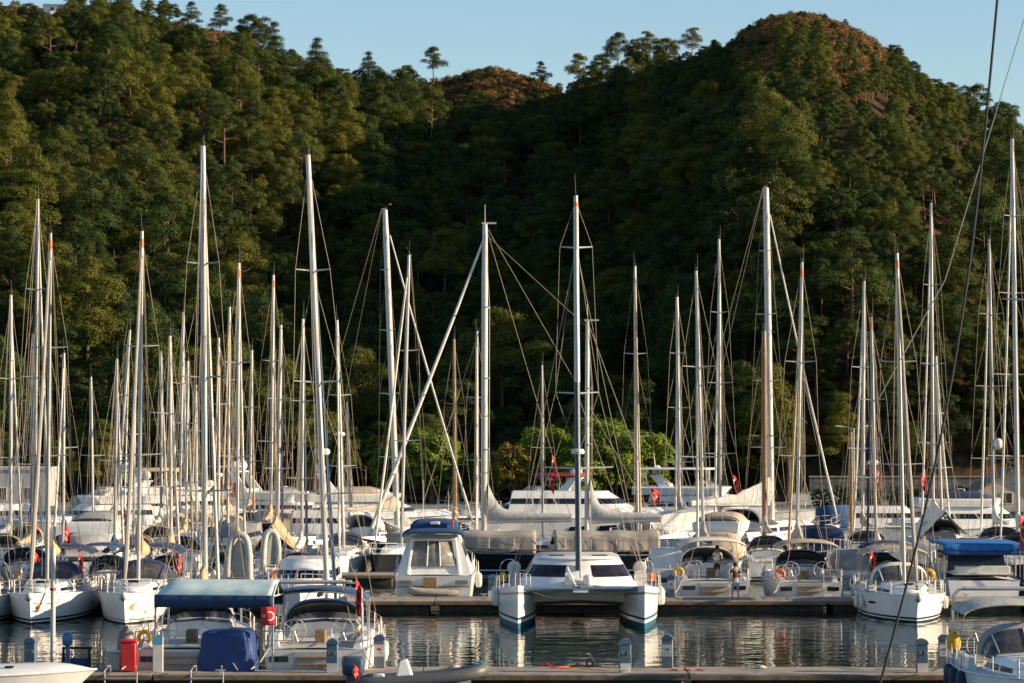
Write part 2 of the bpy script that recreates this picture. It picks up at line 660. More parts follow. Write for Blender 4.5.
    if boom:
        zb = base.z + 1.1
        b0 = Vector((mp((zb - base.z) / axis.z).x, ym - .12, zb))
        ba = Vector((math.sin(boomang) * bl, -math.cos(boomang) * bl, .12))
        mb = MB()
        mb.tube([b0, b0 + ba], .085, 8)
        mb.build('boom', spar, root)
        if cover:
            rg = random.Random(int(px * 7 + d))
            rings = []
            nst = 14
            for i in range(nst + 1):
                u = i / nst
                c = b0 + ba * (u * 1.01) + Vector((0, .02, .1))
                hh = (.58 * math.exp(-u * 6) + .34 * (1 - u) + .12) * cover_h * (1 + .14 * rg.uniform(-1, 1))
                ww = (.17 * (1 - .45 * u) + .03) * (1 + .18 * rg.uniform(-1, 1)) * (1 if u > .03 else .75)
                sag = rg.uniform(-.04, .04)
                ring = []
                for k in range(10):
                    a = 2 * PI * k / 10
                    ring.append(c + Vector((ww * math.cos(a) + sag, 0, hh * (.5 + .5 * math.sin(a)) - .14)))
                rings.append(ring)
            mb = MB()
            mb.loft(rings)
            mb.build('sail_cover', COVER[cover], root, sharp=60)
        if tent:
            mb = MB()
            g = []
            for i in range(13):
                u = i / 12
                c = b0 + ba * u
                zr = c.z + .30 + (.75 * math.exp(-u * 2.5))
                yy = c.y
                t = min(1, max(0, (yy + L / 2) / L))
                ww = beam(t) * .98
                ze = sheer(t) + .45
                row = []
                for k in range(-5, 6):
                    q = k / 5
                    zz = zr + (ze - zr) * abs(q) - .16 * math.sin(PI * abs(q)) + .03 * math.sin(i * 1.9 + k)
                    row.append((ww * q, yy + .04 * math.sin(k * 2 + i), zz))
                g.append(row)
            mb.grid(g)
            mb.build('boom_tent', COVER[tent], root, solid=.02)
    # head sail furled on the forestay
    bow = Vector((0, L / 2 - .22, sheer(1) + .05))
    hf = .97
    ft = mp(hf)
    if jibfoot is not None:
        bow = Vector(jibfoot)
    if jib:
        jm = COVER.get(jib) or ALU
        mb = MB()
        pts, rs = [], []
        for i in range(13):
            u = i / 12
            p = bow.lerp(ft, .02 + .93 * u)
            p += Vector((0, -.12 * math.sin(PI * u), 0))
            pts.append(p)
            rs.append((jibr if i > 0 else .05) * (1 - .45 * u) * (1 + .08 * math.sin(i * 2.1)))
        mb.tube(pts, rs, 7)
        mb.lathe((bow.x, bow.y, bow.z + .18), [(.03, 0), (.12, .01), (.12, .05), (.04, .06), (.04, .16), (.12, .17), (.12, .2)], 10)
        mb.build('furled_jib', jm, root)
    # rigging
    if wires:
        mb = MB()
        n = 4
        mb.tube([bow, ft], wr, n, False)
        for s_ in (-1, 1):
            k = 0 if s_ < 0 else 1
            cp = Vector((s_ * beam((ym - .15 + L / 2) / L) * .93, ym - .2, sheer((ym + L / 2) / L)))
            pts = [cp] + [t[k] for t in tips] + [mp(.985)]
            mb.tube(pts, wr, n, False)
            for i in range(len(tips)):
                lo = cp if i == 0 else tips[i - 1][k]
                mb.tube([lo, mp(fr[i] - .01)], wr * .9, n, False)
            bq = Vector((s_ * beam(.02) * .8, -L / 2 + .15, sheer(0)))
            mid = Vector((0, -L / 2 + .9 + .1 * L, base.z + axis.z * .28))
            mb.tube([bq, mid], wr, n, False)
        mb.tube([Vector((0, -L / 2 + .9 + .1 * L, base.z + axis.z * .28)), T + Vector((0, -.3, .05))], wr, n, False)
        if boom:
            mb.tube([b0 + ba, T + Vector((0, -.28, 0))], wr * .9, n, False)     # topping lift
            if cover and detail > 1:
                for s_ in (-1, 1):                                              # lazy jacks
                    c = mp(.6) + Vector((s_ * .1, -.1, 0))
                    for u in (.35, .7):
                        mb.tube([c, b0 + ba * u + Vector((s_ * .15, 0, .05))], wr * .7, 3, False)
        for dx_, f in ((.14, .97), (-.12, .93)):                                 # halyards
            mb.tube([base + Vector((dx_ * 1.6, .15, .3)), mp(f) + Vector((dx_ * .6, .08, 0))], wr * .8, n, False)
        mb.build('rigging', WIRE, root)
    # rails
    mb = MB()
    rr = .017
    hh = .62
    for s_ in (-1, 1):
        pts = []
        for i in range(7):
            t = .04 + .80 * i / 6
            p = Vector(pt(t, sheer(t), s_))
            p.x *= .96
            mb.tube([p, p + Vector((0, 0, hh))], rr, 4)
            pts.append(p)
        for q in (hh, hh * .5):
            mb.tube([p + Vector((0, 0, q)) for p in pts], .008, 3, False)
    mb.build('guard_rail', STEEL, root)
    mb = MB()
    L1 = [Vector(pt(t, sheer(t), -1)) for t in (.84, .92, .985)]
    R1 = [Vector(pt(t, sheer(t), 1)) for t in (.985, .92, .84)]
    nose = [Vector((0, L / 2 + .12, sheer(1)))]
    for q in (hh + .03, hh * .5):
        mb.tube([p + Vector((0, 0, q)) for p in L1 + nose + R1], rr, 5, False)
    for p in (L1[1], R1[1], L1[2], R1[2]):
        mb.tube([p, p + Vector((0, 0, hh + .03))], rr, 5)
    mb.build('pulpit', STEEL, root)
    for s_ in (-1, 1):
        mb = MB()
        pts = [Vector(pt(t, sheer(t), s_)) * 1.0 for t in (.14, .06, .005)]
        pts.append(Vector((s_ * B * .18, -L / 2 + .02, sheer(0))))
        for q in (hh, hh * .5):
            mb.tube([p + Vector((0, 0, q)) for p in pts], rr, 5, False)
        for p in pts[1:]:
            mb.tube([p, p + Vector((0, 0, hh))], rr, 5)
        mb.build('pushpit', STEEL, root)
    # anchor on the bow roller
    if detail > 1 and face == 'b':
        mb = MB()
        y0, z0 = L / 2 + .02, sheer(1)
        mb.tube([(0, y0 - .5, z0 + .06), (0, y0 + .22, z0 + .02)], .03, 5)
        mb.loft([[(-.19, y0 + .02, z0 - .2), (0, y0 + .1, z0 - .34), (.19, y0 + .02, z0 - .2)], [(-.05, y0 + .26, z0 + .02), (0, y0 + .27, z0 - .02), (.05, y0 + .26, z0 + .02)]], closed=False)
        mb.build('anchor', GREYBOX if detail < 3 else RUBBER, root, solid=.02)
    if plat and detail > 1:
        for s_ in (-1, 1):
            mb = MB()
            p0 = Vector((s_ * B * .38, -L / 2 + .12, sheer(0) + .04))
            p1 = Vector((s_ * B * .50, -L / 2 - 1.1, .62))
            mb.tube([p0, p0.lerp(p1, .5) + Vector((0, 0, -.12)), p1], .022, 5)
            mb.build('mooring_line', ROPE, root)
    # sprayhood
    if hood:
        mb, cb = MB(), MB()
        y1, y0 = -.01 * L, -.105 * L
        zs = sheer(.45) + ch * .75
        w = cw * 1.12
        rings = [arch_ring(y0 - .35, w, zs, .98), arch_ring(y0 + .15, w, zs, 1.0), arch_ring(y0 + .45, w * .98, zs, .86)]
        fr_ = arch_ring(y1 + .25, w * .9, zs - .02, .22)
        mb.loft(rings, closed=False)
        ho = mb.build('sprayhood', COVER[hood], root, solid=.03)
        cb.loft([rings[-1], fr_], closed=False)
        cb.build('hood_window', HOODW, ho, solid=.02)
        sb = MB()
        for k in (3, 6, 9):
            a, b_ = Vector(rings[-1][k]), Vector(fr_[k])
            sb.tube([a + Vector((0, .01, .02)), b_ + Vector((0, .01, .02))], .03, 4)
        sb.build('hood_seam', COVER[hood], ho)
    if bimini:
        zb = sheer(.15) + 1.95
        w = B * .40
        y0, y1 = -L / 2 + .05 * L, -L / 2 + .29 * L
        rings = [arch_ring(y0, w, zb - .33, .36, pw=2.1), arch_ring(y0 + .35, w, zb - .28, .40, pw=2.1), arch_ring(y0 + .7, w, zb - .30, .37, pw=2.2), arch_ring((y0 + y1) / 2, w, zb - .27, .41, pw=2.1), arch_ring(y1 - .7, w, zb - .30, .37, pw=2.2), arch_ring(y1 - .3, w, zb - .28, .40, pw=2.1), arch_ring(y1, w, zb - .33, .36, pw=2.1)]
        bo = MB().loft(rings, closed=False).build('bimini', COVER[bimini], root, solid=.035)
        sb = MB()
        for rg_ in (rings[0], rings[3], rings[-1]):
            sb.tube([Vector(p) + Vector((0, 0, .012)) for p in rg_], .022, 5)
        sb.build('bimini_seam', COVER['beige' if bimini in ('white', 'beige', 'lgrey') else 'grey'], bo)
        ym_ = (y0 + y1) / 2
        for s_ in (-1, 1):
            mb = MB()
            f0 = (s_ * w * 1.02, ym_, sheer(.15) + .15)
            for yy in (y0 + .05, ym_, y1 - .05):
                mb.tube([f0, (s_ * w, yy, zb - .3)], .016, 5)
            mb.build('bimini_frame', STEEL, bo)
    if arch:
        mb = MB()
        yy = -L / 2 + .25
        w = B * .38
        for dy in (0, .4):
            mb.tube([(-w, yy + dy, sheer(0)), (-w * .97, yy + dy, sheer(0) + 2.1), (-w * .85, yy + dy, sheer(0) + 2.3), (w * .85, yy + dy, sheer(0) + 2.3), (w * .97, yy + dy, sheer(0) + 2.1), (w, yy + dy, sheer(0))], .025, 6)
        mb.box((0, yy + .2, sheer(0) + 2.36), (w * 1.5, .9, .035))
        mb.build('solar_arch', STEEL, root)
    if buoy:
        mb = MB()
        mb.torus((buoy[1] * B * .42, -L / 2 - .02, sheer(0) + .42), .2, .075, 14, 7, 'y', a0=R(-60), a1=R(240))
        mb.build('lifebuoy', {'yellow': YELLOW, 'orange': ORANGE, 'white': FENDER}[buoy[0]], root)
    if flag:
        s_ = flag.get('side', 1)
        fx, fy = s_ * B * .33, -L / 2 + .05
        z0 = sheer(0) + .2
        hgt = flag.get('h', 1.5)
        if flag.get('at') is not None:                # hoisted below a spreader
            tip = tips[0][0 if s_ < 0 else 1]
            fx, fy, zt = tip.x * .8, tip.y, tip.z - flag['at']
        else:
            sb = MB()
            sb.tube([(fx, fy, z0), (fx, fy - .25, z0 + hgt)], [.018, .012], 5)
            sb.build('flagstaff', TEAK, root)
            fx, fy, zt = fx, fy - .25, z0 + hgt - .03
        add_flag(root, (fx, fy, zt), flag.get('w', .9), flag.get('hh', .6), flag.get('limp', .6), flip=flag.get('flip', 1), seed=int(px), emblem=flag.get('emblem', True), rz=-rz + flag.get('rz', 0))
    if fenders:
        for t, s_ in fenders:
            p = pt(t, sheer(t) * .55, s_)
            add_fender(root, (p[0] + s_ * .14, p[1], sheer(t) * .6), FENDER)
    root['_x'] = 0
    del root['_x']
    return root, dict(beam=beam, sheer=sheer, pt=pt, L=L, B=B, mp=mp, T=T, rz=rz)


# ------------------------------------------------------------------ motor yacht
def outline(y0, y1, w, nose=1.2, n=5):
    pts = [(-w, y0), (-w, y1 - nose)]
    for k in range(1, n + 1):
        a = PI / 2 * k / (n + 1)
        pts.append((-w * math.cos(a), y1 - nose + nose * math.sin(a)))
    pts.append((0, y1))
    for k in range(n, 0, -1):
        a = PI / 2 * k / (n + 1)
        pts.append((w * math.cos(a), y1 - nose + nose * math.sin(a)))
    pts += [(w, y1 - nose), (w, y0)]
    return pts


def tier(parent, y0, y1, w0, w1, z0, z1, rf=.6, rb=.1, nose=1.2, m=None, name='cabin', window=None, wm=None, bulge=1.0, split=False):
    a = outline(y0, y1, w0, nose)
    b = outline(y0 + rb, y1 - rf, w1, nose * .8)

    def ring(f, grow=1.0):
        cy = (y0 + y1) / 2
        return [((p[0] + (q[0] - p[0]) * f) * grow, cy + (p[1] + (q[1] - p[1]) * f - cy) * (1 + (grow - 1) * .5), z0 + (z1 - z0) * f) for p, q in zip(a, b)]
    top = [(p[0] * .86, p[1] * .98 + .02 * (y0 + y1) / 2, z1 + .07) for p in ring(1)]
    o = MB().loft([ring(0), ring(.5), ring(.94), ring(1.0, .985), top]).build(name, m or WHITE, parent)
    if window:
        f0, f1 = window
        r0, r1 = ring(f0, 1.008), ring(f1, 1.008)
        wb = MB()
        n = len(r0)
        for k in range(n - 1):
            p, q, r_, s_ = Vector(r0[k]), Vector(r0[k + 1]), Vector(r1[k + 1]), Vector(r1[k])
            ln = (q - p).length
            npane = max(1, int(ln / 1.5))
            if split and (abs(p.x) < .05 or abs(q.x) < .05):
                continue
            for j in range(npane):
                u0, u1 = ((j + .04) / npane, (j + .96) / npane) if not split else (j / npane, (j + 1) / npane)
                wb.add([p.lerp(q, u0), p.lerp(q, u1), s_.lerp(r_, u1), s_.lerp(r_, u0)], [(0, 1, 2, 3)])
        wb.build('window', wm or GLASS, o, smooth=False)
    return o


def radar_arch(parent, y, w, z0, h, domes=2, sweep=.9, m=None):
    mb = MB()
    for s_ in (-1, 1):
        mb.loft([[(s_ * w, y - .1, z0), (s_ * (w - .12), y - .1, z0), (s_ * (w - .12), y + .9, z0), (s_ * w, y + .9, z0)],
                 [(s_ * w * .8, y - sweep, z0 + h), (s_ * (w * .8 - .12), y - sweep, z0 + h), (s_ * (w * .8 - .12), y - sweep + .6, z0 + h), (s_ * w * .8, y - sweep + .6, z0 + h)]])
    mb.box((0, y - sweep + .28, z0 + h + .05), (w * 1.66, .75, .12))
    o = mb.build('radar_arch', m or WHITE, parent, bevel=.03)
    db = [(-w * .55, .34), (w * .55, .34), (0, .22)][:domes]
    for x, r_ in db:
        q = MB()
        q.dome((x, y - sweep + .28, z0 + h + .12 + r_ * 1.05), r_, 1.12)
        q.lathe((x, y - sweep + .28, z0 + h + .1), [(.1, 0), (.1, .15)], 8)
        q.build('satellite_dome', FENDER, o)
    q = MB()
    q.box((0, y - sweep + .5, z0 + h + .45), (1.3, .12, .09))
    q.tube([(0, y - sweep + .5, z0 + h), (0, y - sweep + .5, z0 + h + .42)], .06, 6)
    q.tube([(w * .2, y - sweep + .3, z0 + h), (w * .2, y - sweep + .1, z0 + h + 1.9)], [.018, .008], 4)
    q.tube([(-w * .3, y - sweep + .3, z0 + h), (-w * .3, y - sweep + .1, z0 + h + 1.5)], [.018, .008], 4)
    q.build('radar_scanner', FENDER, o)
    return o


def motor_yacht(label, px, d, L=14, B=4.3, rz=0.0, fly=True, hard=None, archh=1.1, hullm=None, fb=None, tall=1.0, group=None, cabm=None,
                wm=None, aft_canvas=None, fly_canvas=None, domes=2, flag=None, name='motor_yacht', hwin=True, bimini=None, stripem=None, tender=False, win=(.50, .73)):
    root = thing(name, label, 'motor yacht', (XX(px, d), d, 0), rz, group)
    hm = hullm or WHITE
    fs = fb or .085 * L + .25
    fbb = fs * 1.38
    beam, sheer, pt = make_hull(root, L, B, fbb, fs, [hm, stripem or NAVY, ANTIF], stern=.92, rake=.12 * L, flare=.22, full=2.4, srake=-.1)
    make_deck(root, L, sheer, pt, DECK, cam=.15)
    toe_rail(root, sheer, pt, STEEL, .03, name='rubbing_strake')
    z0 = sheer(.4) - .05
    h1 = 1.55 * tall
    w = B * .40
    cab = tier(root, -.30 * L, .24 * L, w, w * .84, z0, z0 + h1, rf=.16 * L, rb=.02 * L, nose=.1 * L, m=cabm or hm, window=win, wm=wm)
    # long foredeck trunk
    tier(root, .02 * L, .36 * L, w * .86, w * .66, sheer(.7) - .1, sheer(.7) + .42, rf=.09 * L, rb=0, nose=.1 * L, m=cabm or hm, name='foredeck_trunk')
    mb = MB()
    mb.box((0, -.39 * L, z0 + .32), (B * .78, .22 * L, .10))
    mb.box((0, -.45 * L, z0 + .5), (B * .7, .5, .4))
    mb.build('cockpit_seat', DECK, root, bevel=.03)
    mb = MB()
    mb.box((0, -L / 2 - .45, .38), (B * .84, 1.0, .09))
    mb.build('swim_platform', TEAK, root, bevel=.02)
    zt = z0 + h1 + .06
    if fly:
        fy0, fy1 = -.36 * L, .06 * L
        tier(root, fy0, fy1, w * .93, w * .98, zt, zt + .55, rf=-.03 * L, rb=.0, nose=.07 * L, m=cabm or hm, name='flybridge')
        mb = MB()
        mb.loft([[(x * .86, y, zt + .5) for x, y in outline(.0 * L, fy1 - .02 * L, w * .9, .06 * L)][1:-1], [(x * .74, y - .25, zt + .98) for x, y in outline(0, fy1 - .04 * L, w * .9, .06 * L)][1:-1]], closed=False)
        mb.build('windscreen', CLEAR, root, solid=.02)
        mb = MB()
        mb.box((-.3 * w, -.05 * L, zt + .75), (.5, .5, .5))
        mb.box((.3 * w, -.05 * L, zt + .75), (.5, .5, .5))
        mb.box((0, -.2 * L, zt + .65), (w * 1.4, .5, .35))
        mb.build('helm_seat', COVER['white'], root, bevel=.06)
        if archh:
            radar_arch(root, -.22 * L, w * .95, zt + .4, archh, domes)
    if hard:
        mb = MB()
        zh = zt + 1.95
        mb.loft([[(x, y, zh) for x, y in outline(-.34 * L, .02 * L, w * .95, .07 * L)], [(x * .97, y, zh + .12) for x, y in outline(-.34 * L, .02 * L, w * .95, .07 * L)]])
        for s_ in (-1, 1):
            for y in (-.31 * L, -.02 * L):
                mb.tube([(s_ * w * .86, y, zt + .4), (s_ * w * .86, y, zh + .03)], .045, 6)
        mb.build('hardtop', WHITE, root)
    if bimini:
        zb = zt + 2.0
        rings = [arch_ring(y, w * .9, zb - .2, .25, pw=2.1) for y in (-.33 * L, -.25 * L, -.15 * L, -.05 * L)]
        bo = MB().loft(rings, closed=False).build('bimini', COVER[bimini], root, solid=.035)
        for s_ in (-1, 1):
            mb = MB()
            for y in (-.32 * L, -.19 * L, -.06 * L):
                mb.tube([(s_ * w * .9, -.19 * L, zt + .4), (s_ * w * .88, y, zb - .15)], .018, 5)
            mb.build('bimini_frame', STEEL, bo)
    if aft_canvas:
        mb = MB()
        za = z0 + .1
        rings = [arch_ring(y, B * .41, za, hh_, pw=4.5) for y, hh_ in ((-.47 * L, h1 * .9), (-.4 * L, h1 * 1.0), (-.29 * L, h1 * 1.03))]
        mb.loft(rings, closed=False)
        q = rings[0]
        mb.add(q, [tuple(range(len(q)))])
        mb.build('cockpit_cover', COVER[aft_canvas], root, solid=.02)
    if fly_canvas:
        mb = MB()
        rings = [arch_ring(y, w * .9, zt + .45, hh_, pw=3) for y, hh_ in ((-.30 * L, .35), (-.2 * L, .62), (-.05 * L, .66), (.03 * L, .3))]
        mb.loft(rings, closed=False)
        mb.build('flybridge_cover', COVER[fly_canvas], root, solid=.02)
    if hwin:
        mb = MB()
        for s_ in (-1, 1):
            for t0, t1 in ((.42, .5), (.53, .61), (.64, .70)):
                v = [pt(t, sheer(t) * q, s_) for t, q in ((t0, .55), (t1, .57), (t1 - .01, .76), (t0 + .01, .75))]
                v = [(p[0] + s_ * .03, p[1], p[2]) for p in v]
                mb.add(v, [(0, 1, 2, 3)])
        mb.build('hull_window', GLASS, root, smooth=False)
    # bow rail
    mb = MB()
    for s_ in (-1, 1):
        pts = []
        for i in range(8):
            t = .5 + .49 * i / 7
            p = Vector(pt(t, sheer(t), s_))
            p.x *= .95
            hgt = .35 + .4 * min(1, i / 3)
            mb.tube([p, p + Vector((0, .12, hgt))], .016, 4)
            pts.append(p + Vector((0, .12, hgt)))
        mb.tube(pts, .018, 4, False)
    mb.build('guard_rail', STEEL, root)
    if flag:
        z = sheer(0) + .3
        sb = MB()
        sb.tube([(flag.get('x', 0), -L / 2 + .2, z), (flag.get('x', 0), -L / 2 - .3, z + 1.9)], [.02, .014], 5)
        sb.build('flagstaff', TEAK, root)
        add_flag(root, (flag.get('x', 0), -L / 2 - .3, z + 1.85), flag.get('w', 1.2), flag.get('hh', .8), flag.get('limp', .6), seed=int(px), emblem=True, rz=-rz)
    return root, dict(beam=beam, sheer=sheer, pt=pt, L=L, B=B, z0=z0, zt=zt, w=w)
# ------------------------------------------------------------------ light and sky
SUN_EL = R(15)
SUN_AZ = R(7)        # from +X, turned a little towards the camera
sd = Vector((math.cos(SUN_EL) * math.cos(SUN_AZ), -math.cos(SUN_EL) * math.sin(SUN_AZ), math.sin(SUN_EL)))
w = bpy.data.worlds.new('World')
scene.world = w
w.use_nodes = True
nt = w.node_tree
bg = nt.nodes['Background']
sky = nt.nodes.new('ShaderNodeTexSky')
sky.sky_type = 'NISHITA'
sky.sun_disc = False
sky.sun_elevation = SUN_EL
sky.sun_rotation = R(90) + SUN_AZ
sky.altitude = 0
sky.air_density = 1.0
sky.dust_density = 0.1
sky.ozone_density = 2.2
nt.links.new(sky.outputs['Color'], bg.inputs['Color'])
bg.inputs['Strength'].default_value = 0.084
sl = bpy.data.lights.new('sun', 'SUN')
sl.energy = 5.0
sl.angle = R(0.55)
sl.color = (1.0, 0.77, 0.50)
so = bpy.data.objects.new('sun', sl)
COL.objects.link(so)
so.rotation_euler = sd.to_track_quat('Z', 'Y').to_euler()
scene.view_settings.view_transform = 'Standard'
scene.view_settings.look = 'None'
scene.view_settings.exposure = 1.02
scene.view_settings.gamma = 1.0
scene.cycles.max_bounces = 6
scene.cycles.diffuse_bounces = 2
scene.cycles.glossy_bounces = 3
scene.cycles.transmission_bounces = 3
scene.cycles.transparent_max_bounces = 4
scene.cycles.caustics_reflective = False
scene.cycles.caustics_refractive = False
scene.cycles.use_denoising = True
scene.cycles.denoiser = 'OPENIMAGEDENOISE'
scene.cycles.denoising_input_passes = 'RGB_ALBEDO_NORMAL'
scene.cycles.sample_clamp_indirect = 4
scene.cycles.sample_clamp_direct = 12

# ------------------------------------------------------------------ water
m = bpy.data.materials.new('harbour_water')
m.use_nodes = True
nt = m.node_tree
b = nt.nodes['Principled BSDF']
b.inputs['Base Color'].default_value = (0.003, 0.02, 0.019, 1)
b.inputs['Roughness'].default_value = 0.03
b.inputs['IOR'].default_value = 1.33
tc = nt.nodes.new('ShaderNodeTexCoord')
prev = None
for sc_, st_, dist, det in (((.55, .9, 1), 1.0, 0.026, 2), ((1.6, 2.4, 1), 1.0, 0.004, 2)):
    mp = nt.nodes.new('ShaderNodeMapping')
    mp.inputs['Scale'].default_value = sc_
    mp.inputs['Rotation'].default_value = (0, 0, R(14))
    nt.links.new(tc.outputs['Object'], mp.inputs['Vector'])
    nz = nt.nodes.new('ShaderNodeTexNoise')
    nz.inputs['Scale'].default_value = 1.0
    nz.inputs['Detail'].default_value = det
    nz.inputs['Roughness'].default_value = 0.45
    nz.inputs['Distortion'].default_value = 0.6
    nt.links.new(mp.outputs['Vector'], nz.inputs['Vector'])
    bp = nt.nodes.new('ShaderNodeBump')
    bp.inputs['Strength'].default_value = st_
    bp.inputs['Distance'].default_value = dist
    nt.links.new(nz.outputs['Fac'], bp.inputs['Height'])
    if prev is not None:
        nt.links.new(prev.outputs['Normal'], bp.inputs['Normal'])
    prev = bp
nt.links.new(prev.outputs['Normal'], b.inputs['Normal'])
WATER = m
o = MB().grid([[(x, y, 0) for x in (-4000, -300, 0, 300, 4000)] for y in (-400, 0, 250, 1500, 7000)]).build('water', WATER)
tag(o, 'dark rippled harbour water', kind='structure')

# ------------------------------------------------------------------ hill
def interp(x, pts):
    return float(np.interp(x, [p[0] for p in pts], [p[1] for p in pts]))


SKYL = [(-900, 60), (-400, 0), (-200, 6), (0, 4), (30, 7), (50, 9), (75, 5), (100, 2), (130, 6), (165, 20), (185, 27), (225, 33), (240, 42), (270, 60), (300, 74), (350, 80), (400, 78), (430, 82), (460, 76), (490, 68),
        (520, 74), (540, 81), (565, 93), (600, 85), (640, 69), (680, 60), (712, 56), (728, 47), (745, 34), (770, 23), (800, 18), (830, 22), (860, 35), (890, 56), (920, 80), (950, 104), (975, 120),
        (1000, 136), (1024, 150), (1100, 180), (1300, 250), (1900, 330)]
DR = [(-900, 620), (0, 610), (200, 590), (350, 640), (480, 640), (560, 660), (640, 625), (720, 560), (800, 520), (900, 500), (1024, 480), (1300, 440), (1900, 420)]
PE = [(-400, .9), (0, 1.0), (90, 1.02), (200, 1.12), (330, 1.18), (560, 1.16), (690, .88), (760, .64), (860, .54), (950, .58), (1080, .64), (1300, .9)]
D0 = 286.0
GZ = 1.25


def hash_noise(x, y, s):
    from mathutils import noise
    return noise.noise(Vector((x * s, y * s, 3.7)))


def hill(px, t):
    dr = interp(px, DR)
    zr = H - (interp(px, SKYL) - 421) * dr / F
    p = interp(px, PE)
    d = D0 + t * (dr - D0)
    if t <= 0:
        z = GZ
    elif t <= 1:
        z = GZ + (zr - GZ) * (t ** p)
    else:
        z = zr - (t - 1) * (dr - D0) * .25 - ((t - 1) * (dr - D0)) ** 2 * .0009
    a = (px - 512) / F
    x = a * d
    k = max(0, min(1, t * 4)) * max(0, min(1, (1.02 - t) * 5)) if t < 1 else 0
    z += k * (3.2 * hash_noise(x, d, .02) + 1.2 * hash_noise(x, d, .07))
    return Vector((x, d, z))


pxs = list(np.linspace(-900, 1900, 261))
tts = [-.02, 0] + list(np.linspace(.012, 1.0, 84)) + list(np.linspace(1.03, 2.2, 14))
g = [[tuple(hill(px, t)) for px in pxs] for t in tts]
HM = bpy.data.materials.new('hill_soil')
HM.use_nodes = True
nt = HM.node_tree
b = nt.nodes['Principled BSDF']
b.inputs['Roughness'].default_value = 0.95
b.inputs['Specular IOR Level'].default_value = 0.1
tc = nt.nodes.new('ShaderNodeTexCoord')
n1 = nt.nodes.new('ShaderNodeTexNoise')
n1.inputs['Scale'].default_value = .05
n1.inputs['Detail'].default_value = 8
n2 = nt.nodes.new('ShaderNodeTexNoise')
n2.inputs['Scale'].default_value = .6
n2.inputs['Detail'].default_value = 6
nt.links.new(tc.outputs['Object'], n1.inputs['Vector'])
nt.links.new(tc.outputs['Object'], n2.inputs['Vector'])
r1 = nt.nodes.new('ShaderNodeValToRGB')
r1.color_ramp.elements[0].position = .38
r1.color_ramp.elements[1].position = .62
r1.color_ramp.elements[0].color = (.018, .018, .011, 1)
r1.color_ramp.elements[1].color = (.055, .034, .021, 1)
nt.links.new(n1.outputs['Fac'], r1.inputs['Fac'])
r2 = nt.nodes.new('ShaderNodeValToRGB')
r2.color_ramp.elements[0].position = .4
r2.color_ramp.elements[1].position = .6
r2.color_ramp.elements[0].color = (.5, .5, .5, 1)
r2.color_ramp.elements[1].color = (1.3, 1.2, 1.1, 1)
nt.links.new(n2.outputs['Fac'], r2.inputs['Fac'])
mx = nt.nodes.new('ShaderNodeMix')
mx.data_type = 'RGBA'
mx.blend_type = 'MULTIPLY'
mx.inputs[0].default_value = 1
nt.links.new(r1.outputs['Color'], mx.inputs[6])
nt.links.new(r2.outputs['Color'], mx.inputs[7])
nt.links.new(mx.outputs[2], b.inputs['Base Color'])
o = MB().grid(g).build('hill', HM)
tag(o, 'steep pine covered hillside with bare brown domes along its skyline', kind='structure')

# quayside ground
GR = mat('quay_ground', (.17, .16, .14), .95, var=.2, scale=.3)
gx = [-420, -100, 0, 100, 420]
o = MB().grid([[(x, y, GZ) for x in gx] for y in (252.0, 270, 288)]).build('ground', GR)
tag(o, 'paved quayside ground at the foot of the hill', kind='structure')
q = thing('quay_wall', 'long pale concrete quay wall behind the motor yachts', 'quay wall', (0, 251.7, 0))
mb = MB()
mb.box((0, 0, .3), (840, .6, 1.8))
mb.build('wall', CONC, q)
mb = MB()
mb.box((0, -.05, 1.32), (840, .9, .22))
mb.build('coping', mat('coping_stone', (.42, .39, .34), .9), q)


# ------------------------------------------------------------------ trees
def foliage(name, dark, light, warm):
    m = bpy.data.materials.new(name)
    m.use_nodes = True
    nt = m.node_tree
    b = nt.nodes['Principled BSDF']
    b.inputs['Roughness'].default_value = .75
    b.inputs['Specular IOR Level'].default_value = .15
    oi = nt.nodes.new('ShaderNodeObjectInfo')
    tc = nt.nodes.new('ShaderNodeTexCoord')
    nz = nt.nodes.new('ShaderNodeTexNoise')
    nz.inputs['Scale'].default_value = .9
    nz.inputs['Detail'].default_value = 3
    nt.links.new(tc.outputs['Object'], nz.inputs['Vector'])
    rp = nt.nodes.new('ShaderNodeValToRGB')
    rp.color_ramp.elements[0].position = .36
    rp.color_ramp.elements[1].position = .64
    rp.color_ramp.elements[0].color = (*dark, 1)
    rp.color_ramp.elements[1].color = (*light, 1)
    nt.links.new(nz.outputs['Fac'], rp.inputs['Fac'])
    mx = nt.nodes.new('ShaderNodeMix')
    mx.data_type = 'RGBA'
    mr = nt.nodes.new('ShaderNodeMapRange')
    mr.inputs[1].default_value = .45
    mr.inputs[2].default_value = 1.0
    mr.inputs[3].default_value = 0
    mr.inputs[4].default_value = .75
    nt.links.new(oi.outputs['Random'], mr.inputs[0])
    nt.links.new(mr.outputs[0], mx.inputs[0])
    nt.links.new(rp.outputs['Color'], mx.inputs[6])
    mx.inputs[7].default_value = (*warm, 1)
    nt.links.new(mx.outputs[2], b.inputs['Base Color'])
    tr = nt.nodes.new('ShaderNodeBsdfTranslucent')
    nt.links.new(mx.outputs[2], tr.inputs['Color'])
    ms = nt.nodes.new('ShaderNodeMixShader')
    ms.inputs[0].default_value = .28
    nt.links.new(b.outputs[0], ms.inputs[1])
    nt.links.new(tr.outputs[0], ms.inputs[2])
    nt.links.new(ms.outputs[0], nt.nodes['Material Output'].inputs['Surface'])
    return m


